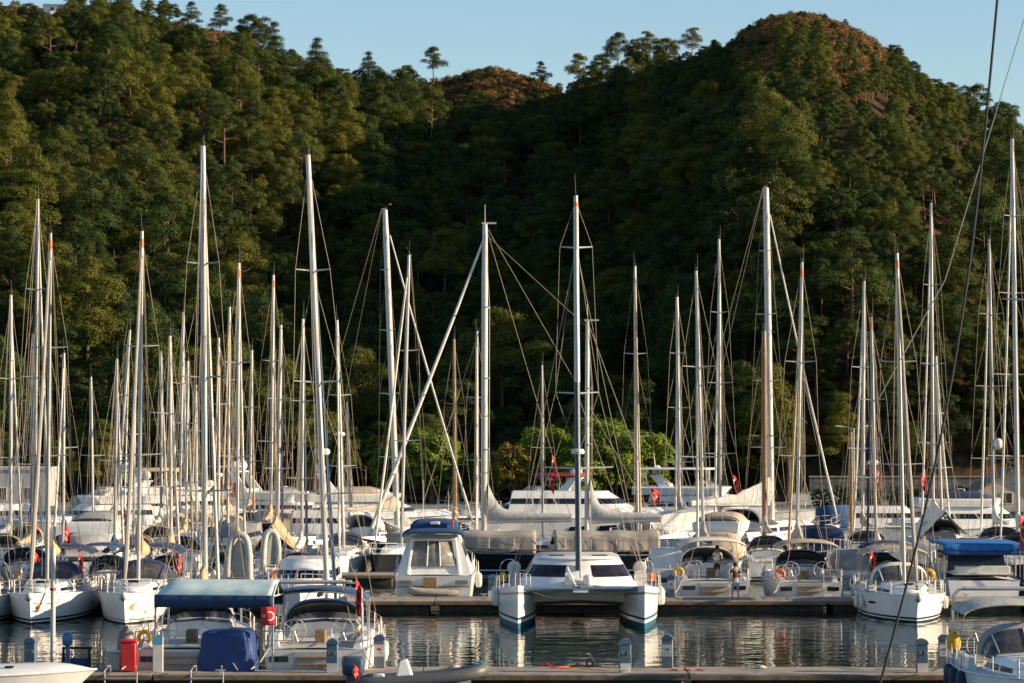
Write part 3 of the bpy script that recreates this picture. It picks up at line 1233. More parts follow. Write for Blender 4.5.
PINE = foliage('pine_needles', (.011, .030, .014), (.076, .104, .016), (.145, .140, .018))
STONEP = foliage('umbrella_pine_needles', (.06, .11, .014), (.18, .24, .028), (.16, .21, .024))
YELL = foliage('yellowing_leaves', (.10, .09, .012), (.20, .15, .02), (.18, .12, .02))
PALM = foliage('palm_leaves', (.04, .06, .015), (.10, .11, .03), (.09, .09, .025))
SCRUB = foliage('dry_scrub', (.10, .055, .026), (.32, .17, .065), (.15, .125, .04))
HEDGE = foliage('hedge_leaves', (.012, .03, .01), (.04, .065, .016), (.04, .055, .014))
BARK = mat('bark', (.16, .10, .07), .95, var=.2, scale=3, bump=.5, bscale=10)


def leaf_cloud(clumps, n_per, size, rng, out=.75):
    """quads spread through the clumps' ellipsoids, each facing roughly outward"""
    V, Fc = [], []
    for (c, rad, wgt) in clumps:
        n = max(12, int(n_per * wgt))
        d = rng.normal(size=(n, 3))
        d /= np.linalg.norm(d, axis=1)[:, None]
        d[:, 2] = np.where(d[:, 2] < -.45, -d[:, 2] * .6, d[:, 2])
        rr = rng.uniform(.45, 1.0, n) ** .6
        lump = 1 + .24 * np.sin(d[:, 0] * 5 + c[0] * 3) * np.cos(d[:, 1] * 5 + c[2] * 2)
        p = np.array(c) + d * rr[:, None] * np.array(rad) * lump[:, None]
        nrm = d * out + rng.normal(size=(n, 3)) * .32 + np.array([0, 0, .25])
        nrm /= np.linalg.norm(nrm, axis=1)[:, None]
        a = np.cross(nrm, rng.normal(size=(n, 3)))
        a /= np.linalg.norm(a, axis=1)[:, None]
        bb = np.cross(nrm, a)
        s1 = size * rng.uniform(.55, 1.25, n)[:, None]
        s2 = size * rng.uniform(.35, .8, n)[:, None]
        q = np.stack([p - a * s1, p - bb * s2 * .8 + a * s1 * .1, p + a * s1, p + bb * s2], axis=1)
        V.append(q.reshape(-1, 3))
    V = np.concatenate(V)
    n = len(V) // 4
    Fc = np.arange(n * 4).reshape(n, 4)
    return V, Fc


def mesh_np(name, V, Fc, mats, mi=None):
    me = bpy.data.meshes.new(name)
    me.vertices.add(len(V))
    me.vertices.foreach_set('co', np.asarray(V, dtype=np.float32).ravel())
    me.loops.add(Fc.size)
    me.polygons.add(len(Fc))
    me.loops.foreach_set('vertex_index', Fc.ravel().astype(np.int32))
    me.polygons.foreach_set('loop_start', (np.arange(len(Fc)) * Fc.shape[1]).astype(np.int32))
    for m_ in mats:
        me.materials.append(m_)
    if mi is not None:
        me.polygons.foreach_set('material_index', mi.astype(np.int32))
    me.update(calc_edges=True)
    return me


def pine_shape(seed, kind):
    """(trunk MB, clumps) of a pine of height 1 unit = metres"""
    rng = np.random.default_rng(seed)
    Hh = rng.uniform(8.5, 11.5) if kind != 'bushy' else rng.uniform(7.0, 9.5)
    tb = MB()
    bend = rng.uniform(-.5, .5, 2)

    def tr(f):
        return Vector((bend[0] * math.sin(f * 2.2), bend[1] * math.sin(f * 1.8), f * Hh))
    tb.tube([tr(f) for f in (-.08, 0, .3, .6, .8, .97)], [.24, .2, .16, .11, .075, .03], 7)
    cl = []
    if kind == 'bushy':
        n, base, Rm = 18, .16, Hh * .35
    elif kind == 'open':
        n, base, Rm = 13, .34, Hh * .28
    elif kind == 'umbrella':
        n, base, Rm = 11, .55, Hh * .34
    else:
        n, base, Rm = 14, .2, Hh * .23
    for k in range(n):
        f = base + (1 - base) * (k + .5) / n + rng.uniform(-.03, .03)
        q = min(.999, max(.001, (f - base) / (1 - base)))
        if kind == 'umbrella':
            rad = Rm * (.95 - .5 * q) * rng.uniform(.5, 1)
        elif kind == 'cone':
            rad = Rm * (1 - q) ** .8 * rng.uniform(.55, 1.1) + .15
        else:
            rad = Rm * (1 - q ** 2.2) ** .7 * rng.uniform(.45, 1.05)
        az = k * 2.4 + rng.uniform(-.5, .5)
        c = tr(f) + Vector((math.cos(az) * rad, math.sin(az) * rad, .25))
        s = Hh * rng.uniform(.09, .19) * (1.15 - .5 * q)
        cl.append((tuple(c), (s * 1.25, s * 1.25, s * rng.uniform(.65, .9)), s * s / 1.2))
        st = tr(f - .06)
        tb.tube([st, st.lerp(Vector(c), .55) + Vector((0, 0, -.1)), Vector(c)], [.06, .045, .02], 5)
    if kind == 'bushy':
        # a rounded dome of overlapping clumps, irregular in outline
        cl = []
        cz, Rh, Rv = rng.uniform(.52, .62), Hh * rng.uniform(.30, .42), Hh * rng.uniform(.30, .40)
        for k in range(26):
            u = 1 - 1.55 * (k + .5) / 26
            az = k * 2.4 + rng.uniform(-.4, .4)
            rr_ = math.sqrt(max(0, 1 - u * u)) * rng.uniform(.62, 1.05)
            c = tr(cz) + Vector((math.cos(az) * rr_ * Rh, math.sin(az) * rr_ * Rh, u * Rv * rng.uniform(.8, 1.1)))
            s = Hh * rng.uniform(.085, .155)
            cl.append((tuple(c), (s * 1.15, s * 1.15, s * rng.uniform(.6, .85)), s * s / 1.3))
            if k % 3 == 0:
                tb.tube([tr(cz - .25), tuple(tr(cz - .1).lerp(c, .6)), tuple(c)], [.06, .045, .02], 5)
        return tb, cl, rng
    cl.append((tuple(tr(1.0)), (Hh * .075, Hh * .075, Hh * .09), .8))
    return tb, cl, rng


PINES = []
KINDS = ['bushy', 'open', 'bushy', 'bushy', 'umbrella', 'bushy', 'cone', 'open', 'bushy', 'umbrella']
for i, k in enumerate(KINDS):
    tb, cl, rng = pine_shape(100 + i, k)
    V, Fc = leaf_cloud(cl, 620, .115, rng, 1.1)
    crown = mesh_np('pine_crown_mesh', V, Fc, [PINE])
    tm = bpy.data.meshes.new('pine_trunk_mesh')
    tm.from_pydata(tb.v, [], tb.f)
    tm.materials.append(BARK)
    # the same tree as one mesh, for the mass of the wood behind
    tv = np.array(tb.v)
    quads = [f for f in tb.f if len(f) == 4]
    allF = np.concatenate([Fc, np.array(quads) + len(V)])
    mi = np.concatenate([np.zeros(len(Fc)), np.ones(len(quads))])
    whole = mesh_np('pine_mesh', np.concatenate([V, tv]), allF, [PINE, BARK], mi)
    PINES.append((crown, tm, whole, k))


def scatter(name, label, pts, scl, rot, idx, meshes, cat):
    """one object: the given meshes instanced over points"""
    coll = bpy.data.collections.new(name + '_kinds')
    for i, me in enumerate(meshes):
        ob = bpy.data.objects.new('%s_kind_%02d' % (name, i), me)
        coll.objects.link(ob)
    me = bpy.data.meshes.new(name)
    me.from_pydata([tuple(p) for p in pts], [], [])
    for nm, typ, data in (('s', 'FLOAT', scl), ('r', 'FLOAT', rot), ('i', 'INT', idx)):
        at = me.attributes.new(nm, typ, 'POINT')
        at.data.foreach_set('value', list(data))
    o = bpy.data.objects.new(name, me)
    COL.objects.link(o)
    ng = bpy.data.node_groups.new(name + '_nodes', 'GeometryNodeTree')
    ng.interface.new_socket('Geometry', in_out='INPUT', socket_type='NodeSocketGeometry')
    ng.interface.new_socket('Geometry', in_out='OUTPUT', socket_type='NodeSocketGeometry')
    N = ng.nodes
    gi, go = N.new('NodeGroupInput'), N.new('NodeGroupOutput')
    ci = N.new('GeometryNodeCollectionInfo')
    ci.inputs['Collection'].default_value = coll
    ci.inputs['Separate Children'].default_value = True
    ci.inputs['Reset Children'].default_value = True
    ip = N.new('GeometryNodeInstanceOnPoints')
    ip.inputs['Pick Instance'].default_value = True

    def named(nm, typ):
        a = N.new('GeometryNodeInputNamedAttribute')
        a.data_type = typ
        a.inputs['Name'].default_value = nm
        return [o_ for o_ in a.outputs if o_.enabled and o_.name == 'Attribute'][0]
    cx = N.new('ShaderNodeCombineXYZ')
    ng.links.new(named('r', 'FLOAT'), cx.inputs['Z'])
    ng.links.new(gi.outputs[0], ip.inputs['Points'])
    ng.links.new(ci.outputs[0], ip.inputs['Instance'])
    ng.links.new(named('i', 'INT'), ip.inputs['Instance Index'])
    ng.links.new(cx.outputs[0], ip.inputs['Rotation'])
    ng.links.new(named('s', 'FLOAT'), ip.inputs['Scale'])
    ng.links.new(ip.outputs[0], go.inputs[0])
    md = o.modifiers.new('scatter', 'NODES')
    md.node_group = ng
    return tag(o, label, cat, kind='stuff')


def bare(px, t):
    """how bare of trees the ground is here (the brown domes on the skyline)"""
    py = 421 - (hill(px, t).z - H) * F / hill(px, t).y
    b1 = max(0, 1 - ((px - 814) / 104) ** 2 - ((py - 26) / 80) ** 4) * (0 if abs(px - 800 - (py - 60) * .2) < 20 and py > 50 else 1)
    b2 = max(0, 1 - ((px - 492) / 68) ** 2 - ((py - 80) / 46) ** 2)
    b3 = max(0, 1 - ((px - 395) / 18) ** 2 - ((py - 66) / 34) ** 2) + max(0, 1 - ((px - 205) / 38) ** 2 - ((py - 40) / 42) ** 2) * .9
    b4 = max(0, 1 - ((px - 75) / 24) ** 2 - ((py - 40) / 9) ** 2) + max(0, 1 - ((px - 25) / 40) ** 2 - ((py - 14) / 6) ** 2)
    b5 = max(0, 1 - ((px - 278) / 30) ** 2 - ((py - 258) / 14) ** 2) + max(0, 1 - ((px - 255) / 26) ** 2 - ((py - 212) / 8) ** 2)
    return max(b1, b2, b3, b4, b5)


cell = {}
trees = []
rng = np.random.default_rng(5)
tries = 0
while tries < 110000 and len(trees) < 6500:
    tries += 1
    px = rng.uniform(-110, 1130)
    t = rng.uniform(0.002, 1.0) ** .85 if rng.uniform() < .9 else rng.uniform(0, .09)
    if t > .99:
        t = .985
    p = hill(px, t)
    bn = bare(px, t)
    if abs(px - 51) < 15 and 421 - (p.z - H) * F / p.y < 52:
        continue
    if bn > .12 and rng.uniform() < min(.985, .72 + bn):
        continue
    sp = 4.2 if t > .9 else 3.9
    key = (int(p.x // sp), int(p.y // sp))
    ok = True
    for i in (-1, 0, 1):
        for j in (-1, 0, 1):
            for q in cell.get((key[0] + i, key[1] + j), ()):
                if (q - p).length < sp:
                    ok = False
    if not ok:
        continue
    cell.setdefault(key, []).append(p)
    s = rng.choice([rng.uniform(.34, .52), rng.uniform(.5, .72), rng.uniform(.9, 1.25)], p=[.42, .38, .20])
    pyt = 421 - (p.z - H) * F / p.y
    if ((px - 812) / 150) ** 2 + ((pyt - 28) / 165) ** 2 < 1 or ((px - 492) / 85) ** 2 + ((pyt - 80) / 75) ** 2 < 1:
        s = min(s, rng.uniform(.36, .56))
    if px > 845 and pyt < 150 + (px - 845) * .5:
        s = min(s, rng.uniform(.36, .56))
    if t > .82:
        s = min(s, .8)
    if t > .88:
        s *= .75
    if bn > .12:
        s *= .55
    trees.append((p, px, t, s, rng.uniform(0, 6.28), int(rng.integers(0, 10)) if t < .86 else int(rng.choice([0, 2, 3, 5, 8, 1]))))

# skyline trees that stand out one by one (place in the photo, top, kind)
SKY_T = [(190, 0, 7), (219, 2, 1), (253, 12, 0), (275, 20, 6), (318, 36, 6), (434, 45, 9), (368, 50, 6), (541, 60, 7), (577, 52, 9), (618, 30, 4), (650, 30, 4), (692, 26, 4), (895, 46, 0), (905, 56, 3), (148, 0, 6), (975, 82, 0), (1003, 100, 3), (716, 38, 5), (668, 36, 0), (600, 52, 5), (636, 36, 5)]
singles = []
for (px, py, k) in SKY_T:
    t = .975
    p = hill(px, t)
    top = P(px, py, p.y).z
    zs = [v.co.z for v in PINES[k][0].vertices]
    s = max(.35, (top - p.z) / max(zs))
    singles.append((p, px, t, min(s, 1.5), rng.uniform(0, 6.28), k, True))

trees.sort(key=lambda q: q[3] / q[0].y, reverse=True)
near = []
mass = []
for q in trees:
    p, px, t = q[0], q[1], q[2]
    py = 421 - (p.z - H) * F / p.y
    inview = -5 < px < 1029 and py < 505
    if inview and len(near) < 262 and rng.uniform() < .8:
        near.append(q + (False,))
    else:
        mass.append(q)
GROUP = 'pines on the hillside'


def pine_label(px, t, k, sky):
    if sky:
        return None
    shape = {'bushy': 'bushy round', 'open': 'open layered', 'cone': 'narrow pointed', 'umbrella': 'flat topped'}[KINDS[k]]
    row = 'on the lowest slope' if t < .22 else 'on the lower slope' if t < .45 else 'on the middle slope' if t < .75 else 'on the upper slope'
    col = 'left end' if px < 180 else 'left shoulder' if px < 380 else 'shaded hollow' if px < 640 else 'below the brown dome' if px < 880 else 'right end'
    return '%s green pine %s, %s' % (shape, row, col)


SKY_L = ['tall sparse pine highest on the left skyline, bare trunk showing', 'layered open pine on the left skyline, beside the tall sparse one', 'bushy pine on the skyline edge right of the layered pine', 'pointed pine on the steep left skyline, second from the bushy one',
         'pointed pine standing alone on the falling left skyline', 'flat crowned pine leaning over the saddle of the skyline', 'small pointed pine on the skyline left of the flat crowned pine', 'thin open pine just right of the small brown dome', 'dark flat crowned pine in the dip between the two domes',
         'umbrella pine on the skyline with sky between its branches', 'umbrella pine in the middle of the row left of the big dome', 'umbrella pine nearest to the big brown dome on its left', 'small bushy tree on the right slope of the big dome', 'low bushy tree just below the one on the dome slope', 'pointed pine rising out of the picture at the top left',
         'bushy pine on the far right falling skyline', 'bushy pine lowest on the far right skyline', 'round pine tucked between umbrella pine and big dome', 'round bushy pine in the row of umbrella pines', 'round pine on the left flank of the umbrella row', 'round pine under the first umbrella pine of the row']
for i, q in enumerate(near + singles):
    p, px, t, s, rot, k, sky_ = q
    lb = SKY_L[i - len(near)] if sky_ else pine_label(px, t, k, False)
    root = thing('pine_tree', lb, 'pine tree', p + Vector((0, 0, -.1)), rot, GROUP)
    root.scale = (s, s, s)
    for nm, me in (('crown', PINES[k][0]), ('trunk', PINES[k][1])):
        o = bpy.data.objects.new(nm, me)
        COL.objects.link(o)
        o.parent = root
scatter('pine_wood', 'dense mass of pines covering the hill between the single trees', [q[0] for q in mass], [q[3] for q in mass], [q[4] for q in mass], [q[5] for q in mass], [p[2] for p in PINES], 'pine wood')

# dry scrub on the bare ground
sm = []
for i in range(4):
    rg = np.random.default_rng(300 + i)
    V, Fc = leaf_cloud([((rg.uniform(-.4, .4), rg.uniform(-.4, .4), .3), (.7, .7, .5), 1), ((rg.uniform(-.5, .5), rg.uniform(-.5, .5), .25), (.5, .5, .4), .6)], 150, .10, rg, .9)
    sm.append(mesh_np('scrub_mesh', V, Fc, [SCRUB if i < 3 else PINE]))
sp_, ss, sr, si = [], [], [], []
for _ in range(150000):
    px = rng.uniform(-20, 1044)
    t = rng.uniform(.03, 1.01)
    bn = bare(px, t)
    if bn <= .03 and rng.uniform() > (.30 if t < .25 else .06):
        continue
    p = hill(px, t)
    sp_.append(p)
    ss.append(rng.uniform(.35, .95) * (1 if rng.uniform() < .78 else 2.1))
    sr.append(rng.uniform(0, 6.28))
    si.append(int(rng.choice([0, 1, 2, 3], p=[.3, .28, .24, .18]) if bn > .03 else 3))
    if len(sp_) > 17000:
        break
scatter('scrub', 'dry orange brown scrub on the bare domes of the hill', sp_, ss, sr, si, sm, 'scrub')


# shore trees: round umbrella pines behind the yachts
def round_tree(label, px, py_top, Y, w_px, m, seed, cat='tree', name='umbrella_pine', low=.25, size=.2, nn=210):
    rg = np.random.default_rng(seed)
    top = P(px, py_top, Y)
    Hh = top.z - GZ
    Rr = w_px / F * Y / 2
    root = thing(name, label, cat, (top.x, Y, GZ - .1), 0, 'trees on the quay behind the yachts')
    tb = MB()
    tb.tube([(0, 0, 0), (.1, 0, Hh * .3), (0, .1, Hh * .6), (0, 0, Hh * .85)], [.28, .22, .16, .06], 8)
    cl = []
    n = 26
    for k in range(n):
        f = (k + .5) / n
        zc = Hh * (low + (1 - low) * f * .93)
        q = (zc / Hh - low) / (1 - low)
        rad = Rr * .78 * math.sqrt(max(.04, 1 - (1.7 * q - .75) ** 2)) * rg.uniform(.45, 1.0)
        az = k * 2.4
        c = (math.cos(az) * rad, math.sin(az) * rad, zc)
        s = Rr * rg.uniform(.24, .36)
        cl.append((c, (s, s, s * .72), s * s / .9))
        tb.tube([(0, 0, max(.3, zc - Hh * .2)), tuple(Vector(c) * .6 + Vector((0, 0, zc * .38))), c], [.08, .06, .02], 5)
    V, Fc = leaf_cloud(cl, nn, size, rg, .9)
    me = mesh_np('crown_mesh', V, Fc, [m])
    o = bpy.data.objects.new('crown', me)
    COL.objects.link(o)
    o.parent = root
    tb.build('trunk', BARK, root)
    return root


round_tree('round bright green pine behind the thick white mast pair', 432, 432, 276, 78, STONEP, 1)
round_tree('low green tree left of the white mast pair', 392, 448, 279, 60, STONEP, 2)
round_tree('yellowing round tree behind the long covered boom', 514, 441, 274, 52, YELL, 3, name='yellow_tree', size=.16)
round_tree('broad green pine behind the yellowing tree', 548, 428, 281, 84, STONEP, 4)
round_tree('largest round pine behind the catamaran mast', 604, 422, 276, 104, STONEP, 5)
round_tree('round green pine at the right end of the quay clump', 650, 431, 279, 66, STONEP, 6)
round_tree('small round pine between the yellowing tree and the white mast pair', 468, 452, 280, 50, STONEP, 9)
round_tree('round pine filling the gap left of the largest round pine', 578, 438, 283, 62, STONEP, 10)
round_tree('dark bush under the largest round pine', 575, 462, 271, 50, STONEP, 7, name='bush', low=.05)
round_tree('dark bush right of the yellowing tree', 485, 462, 277, 40, STONEP, 8, name='bush', low=.05)
for k, (px, w_) in enumerate(((822, 30), (845, 34), (872, 34), (905, 40), (940, 36), (962, 24))):
    lbs = ['dark clipped bush at the left end of the hedge row', 'dark clipped bush under the double street lamp', 'dark clipped bush right of the street lamp', 'widest dark clipped bush in front of the stone wall', 'dark clipped bush before the right part of the stone wall', 'small dark clipped bush beside the lamp near the gabled house']
    round_tree(lbs[k], px, 488 - (k % 2) * 3, 266, w_, HEDGE, 20 + k, 'bush', 'hedge_bush', .02, .14, 140)


def palm(label, px, py, Y, w_px, seed):
    rg = random.Random(seed)
    c = P(px, py, Y)
    root = thing('palm_tree', label, 'palm tree', (c.x, Y, GZ - .1), 0, 'palms on the quay')
    h = c.z - GZ + .1
    MB().tube([(0, 0, 0), (.08, 0, h * .5), (0, 0, h)], [.26, .19, .2], 9).build('trunk', BARK, root)
    mb = MB()
    Rr = w_px / F * Y / 2
    for k in range(46):
        az = rg.uniform(0, 6.28)
        el = rg.uniform(-.7, 1.35)
        L = Rr * rg.uniform(.85, 1.1)
        pts = []
        for i in range(8):
            u = i / 7
            e = el - u * u * 1.2
            pts.append(Vector((math.cos(az) * L * u * math.cos(el * .6), math.sin(az) * L * u * math.cos(el * .6), h + L * (math.sin(el) * u - .55 * u * u))))
        side = Vector((-math.sin(az), math.cos(az), 0))
        for i in range(7):
            a, b_ = pts[i], pts[i + 1]
            for sg in (-1, 1):
                wd = .34 * Rr * (1 - .6 * i / 7) * (.5 if i == 0 else 1)
                for q in (.15, .6):
                    r0 = a.lerp(b_, q)
                    r1 = a.lerp(b_, q + .22)
                    tip = r1 + side * sg * wd + (b_ - a) * .6 + Vector((0, 0, -.25 * wd))
                    mb.add([r0, r1, tip], [(0, 1, 2)])
    mb.build('crown', PALM, root, smooth=False)


palm('palm with a round crown behind the wooden mast', 788, 437, 270, 34, 1)
palm('tall palm behind the orange banded mast at the right', 906, 428, 273, 40, 2)
palm('low pale palm behind the left masts', 313, 462, 270, 38, 3)
# ------------------------------------------------------------------ pontoons
def pontoon(label, x0, x1, y0, y1, z=.5, seg=9.0):
    root = thing('pontoon', label, 'pontoon', ((x0 + x1) / 2, (y0 + y1) / 2, 0), 0, 'floating pontoons')
    L, W = x1 - x0, y1 - y0
    n = max(1, int(L / seg))
    mb, fb, tb = MB(), MB(), MB()
    for k in range(n):
        a = -L / 2 + L * k / n
        b_ = -L / 2 + L * (k + 1) / n
        mb.box(((a + b_) / 2, 0, z - .09), (b_ - a - .05, W, .18))
        fb.box(((a + b_) / 2, 0, z - .46), (b_ - a - .5, W - .3, .56))
        for s_ in (-1, 1):
            tb.box(((a + b_) / 2, s_ * (W / 2 + .03), z - .12), (b_ - a - .08, .06, .15))
    mb.build('deck', CONC, root, bevel=.015)
    fb.build('float', CONCD, root)
    tb.build('fender_strip', mat('fender_strip_wood', (.20, .14, .09), .8, var=.25), root)
    cb = MB()
    for k in range(n * 2):
        x = -L / 2 + L * (k + .5) / (n * 2)
        for s_ in (-1, 1):
            cb.box((x, s_ * (W / 2 - .2), z + .05), (.09, .09, .1))
            cb.tube([(x - .17, s_ * (W / 2 - .2), z + .12), (x + .17, s_ * (W / 2 - .2), z + .12)], .028, 6)
    cb.build('cleat', GREYBOX, root)
    return root


pontoon('nearest concrete pontoon running across the foreground with service pedestals', -40, 15.3, 98.2, 101.2)
pontoon('long concrete pontoon behind the catamaran, crossing the whole harbour', -42, 44, 138.3, 141.8)
pontoon('short visible end of the third pontoon beside the motor cruiser', -46, XX(397, 163), 161.6, 164.4)


def pedestal(label, px, y, z=.5, h=1.15, style='blue'):
    root = thing('service_pedestal', label, 'service pedestal', (XX(px, y), y, z), random.uniform(-.12, .12), 'service pedestals on the pontoons')
    bm_ = PEDB if style == 'blue' else PEDG
    w, d_ = .40, .34
    mb = MB()
    ring = lambda z_, a, b_: [(-a, -b_, z_), (a, -b_, z_), (a, b_, z_), (-a, b_, z_)]
    mb.loft([ring(0, w / 2, d_ / 2), ring(h - .16, w / 2 * .96, d_ / 2 * .96)])
    mb.build('body', bm_, root, bevel=.025)
    mb = MB()
    arch = []
    for yy in (-d_ / 2 - .02, d_ / 2 + .02):
        arch.append([(w / 2 * 1.06 * math.cos(PI - PI * k / 8), yy, h - .165 + .19 * math.sin(PI * k / 8)) for k in range(9)])
    mb.loft(arch)
    mb.build('cap', PEDB, root)
    mb = MB()
    if style == 'blue':
        mb.box((0, -d_ / 2 - .006, .17), (w * .92, .012, .32))
        mb.build('panel', FENDER, root)
        for s_ in (-1, 1):
            MB().box((s_ * .09, -d_ / 2 - .03, .7), (.1, .05, .12)).build('socket', PEDG, root)
    else:
        mb.box((0, -d_ / 2 - .006, .62), (w * .9, .012, .42))
        p_ = mb.build('panel', FENDER, root)
        mb = MB()
        mb.box((0, -d_ / 2 - .018, .66), (.14, .012, .08))
        mb.box((.05, -d_ / 2 - .018, .54), (.05, .012, .04))
        mb.build('meter_plate', REDP if px < 500 else PEDG, p_)
    return root


pedestal('blue service pedestal with white foot, beside the grey dinghy outboard', 333, 98.9)
pedestal('grey service pedestal with white front beside the stern of the blue topped yacht', 380, 100.8, style='grey')
pedestal('blue service pedestal with white foot right of the catamaran', 625, 98.9)
pedestal('grey service pedestal with white front under the right catamaran hull', 667, 100.8, style='grey')
pedestal('blue service pedestal with white foot below the white bow on the right', 921, 98.9)
pedestal('grey service pedestal with white front near the right end of the near pontoon', 943, 100.8, style='grey')
pedestal('dark blue pedestal seen over the white foredeck on the far left', 32, 99.4)
pedestal('service pedestal between motor cruiser and catamaran', 492, 141.0, h=1.1)
pedestal('service pedestal right of the catamaran, before the white yacht stern', 671, 141.0, style='grey', h=1.1)
pedestal('blue service pedestal left of the white bow on the long pontoon', 846, 141.0, h=1.1)

# mooring pile standing in the fairway
q = thing('mooring_pile', 'slim white mooring pile standing in the water on the left', 'mooring pile', (XX(54, 112), 112, 0))
MB().tube([(0, 0, -1.5), (0, 0, 4.2)], .10, 10).build('pile', ALUW, q)
MB().tube([(0, 0, 2.55), (0, 0, 2.66)], .125, 10).build('collar', RED, q)

# ------------------------------------------------------------------ sun tent on the near pontoon
TR = R(-8)
tent = thing('market_tent', 'frame tent with teal roof and dark blue valance on the near pontoon', 'tent', (XX(214, 99.3), 99.45, .5), TR)
TW, TD = 4.25, 1.75
hw = TW / 2
mb = MB()
zE, zR = 2.62, 3.14
rf = [[(-hw, 0, zE), (-hw + .12, TD / 2, zR), (-hw, TD, zE)]] if False else None
N_ = 16
g = []
for i in range(N_ + 1):
    u = i / N_
    x = -hw + TW * u
    sag = .035 * math.sin(u * PI * 4) ** 2
    # hipped at the left end, gabled at the right
    k = min(1, u / .09)
    zr = zE + (zR - zE) * (.15 + .85 * k)
    g.append([(x, -.02, zE), (x, TD * .25, zE + (zr - zE) * .5 - sag), (x, TD / 2, zr), (x, TD * .75, zE + (zr - zE) * .5 - sag), (x, TD, zE)])
TEALROOF = mat('tent_roof_teal', (.62, .72, .70), .75, var=.12, scale=1.1, col2=(.33, .52, .57))
mb.grid(g).build('roof', TEALROOF, tent, solid=.015)
mb = MB()
g2 = []
for i in range(25):
    x = -hw + TW * i / 24
    w_ = .012 * math.sin(i * 1.7)
    g2.append([(x, -.04 + w_, zE + .02), (x, -.05 - w_, zE - .2), (x, -.04 + w_ * 1.5, zE - .42)])
mb.grid(g2)
g2 = []
for i in range(25):
    x = -hw + TW * i / 24
    g2.append([(x, TD + .04, zE + .02), (x, TD + .05, zE - .2), (x, TD + .04, zE - .40)])
mb.grid(g2)
mb.build('valance', mat('valance_navy', (.012, .05, .13), .8, var=.12), tent, solid=.012)
for x, y in ((-hw, 0), (hw, 0), (hw, TD), (-hw, TD)):
    MB().box((x * .985, y + .02, zE / 2), (.06, .06, zE)).build('post', ALUW, tent)
mb = MB()
for y in (0.02, TD - .02):
    mb.tube([(-hw, y, zE - .02), (hw, y, zE - .02)], .03, 6)
for s_ in (-1, 1):
    mb.tube([(s_ * hw * .99, 0, zE), (s_ * hw * .98, TD / 2, zR - .03), (s_ * hw * .99, TD, zE)], .032, 6)
mb.tube([(hw * .98, TD / 2, zE - .02), (hw * .98, TD / 2, zR)], .025, 6)
mb.tube([(hw, 0, zE), (hw, TD, zE)], .03, 6)
mb.build('frame', ALUW, tent)
fl = add_flag(None, P(275.5, 606.5, 99.05) + Vector((0, -.12, 0)), .50, .64, 0.0, flip=-1, seed=3)
fl.name = 'hanging_flag'
tag(fl, 'red flag with white crescent and star hanging from the tent valance', 'flag')

# blue tarpaulin covered crate
q = thing('covered_crate', 'large crate under a draped blue tarpaulin beneath the tent', 'crate', (XX(230, 99.9), 99.9, .5), R(-10))
mb = MB()
rg = random.Random(4)
n = 40
rings = []
for z, gw in ((0, 1.06), (.3, 1.03), (.7, 1.0), (1.1, .98), (1.32, .93), (1.42, .7), (1.45, .15)):
    ring = []
    for k in range(n):
        a = 2 * PI * k / n
        c, s_ = math.cos(a), math.sin(a)
        x = .93 * math.copysign(abs(c) ** .28, c)
        y = .6 * math.copysign(abs(s_) ** .28, s_)
        fold = 1 + .05 * math.sin(k * 2.3 + 1.5 * z) * (1 - z / 1.6) + .025 * math.sin(k * 5.1 + z * 6) + .02 * math.sin(k * .9 + z * 4)
        ring.append((x * gw * fold, y * gw * fold, z + (.04 * math.sin(x * 3) if z > 1 else 0)))
    rings.append(ring)
mb.loft(rings)
mb.build('tarpaulin', COVER['tarp'], q, sharp=70)
MB().box((0, 0, .5), (1.5, .9, .9)).build('crate', TEAK, q)

# red container, grey locker, green sack, dinghy motor on its stand
q = thing('red_container', 'tall red plastic fire locker at the left end of the tent', 'fire locker', (XX(130, 99.2), 99.2, .5))
MB().box((0, 0, .52), (.54, .46, 1.0)).build('body', REDP, q, bevel=.05)
MB().box((0, 0, 1.07), (.58, .5, .1)).build('lid', REDP, q, bevel=.03)
q = thing('grey_locker', 'low pale grey dock locker left of the red fire locker', 'dock locker', (XX(115.5, 99.6), 99.6, .5))
MB().box((0, 0, .32), (.5, .6, .6)).build('body', GREYBOX, q, bevel=.03)
MB().box((0, 0, .65), (.54, .64, .06)).build('lid', GREYBOX, q, bevel=.02)
q = thing('gas_bottle', 'tall dark grey cylinder standing behind the red fire locker', 'gas bottle', (XX(127, 100.3), 100.3, .5))
MB().lathe((0, 0, 0), [(.3, 0), (.32, .05), (.32, 1.1), (.26, 1.3), (.1, 1.42), (.08, 1.5)], 16).build('cylinder', mat('grey_cylinder', (.16, .15, .14), .5), q)
q = thing('motor_stand', 'blue outboard motor clamped on a dark stand at the far left', 'motor stand', (XX(77, 100.4), 100.4, .5))
mb = MB()
for x in (-.45, .45):
    mb.tube([(x, -.2, 0), (x, .1, .75)], .04, 6)
    mb.tube([(x, .4, 0), (x, .1, .75)], .04, 6)
mb.tube([(-.5, .1, .72), (.55, .1, .72)], .05, 6)
mb.build('stand', RUBBER, q)
outboard(q, (-.28, -.02, .85), mat('motor_blue', (.03, .14, .32), .35), 0, .85)
MB().box((.1, .1, .22), (.6, .4, .3)).build('fuel_tank', COVER['blue'], q, bevel=.05)
# white post with notice at the left end of the tent
q = thing('notice_board', 'small white notice board with a blue panel on the left tent post', 'notice board', (XX(159, 99.0), 99.0, .5))
MB().box((0, 0, .62), (.36, .1, 1.24)).build('board', FENDER, q, bevel=.02)
MB().box((0.02, -.056, 1.12), (.3, .012, .3)).build('panel', mat('notice_blue', (.08, .35, .6), .5), q)
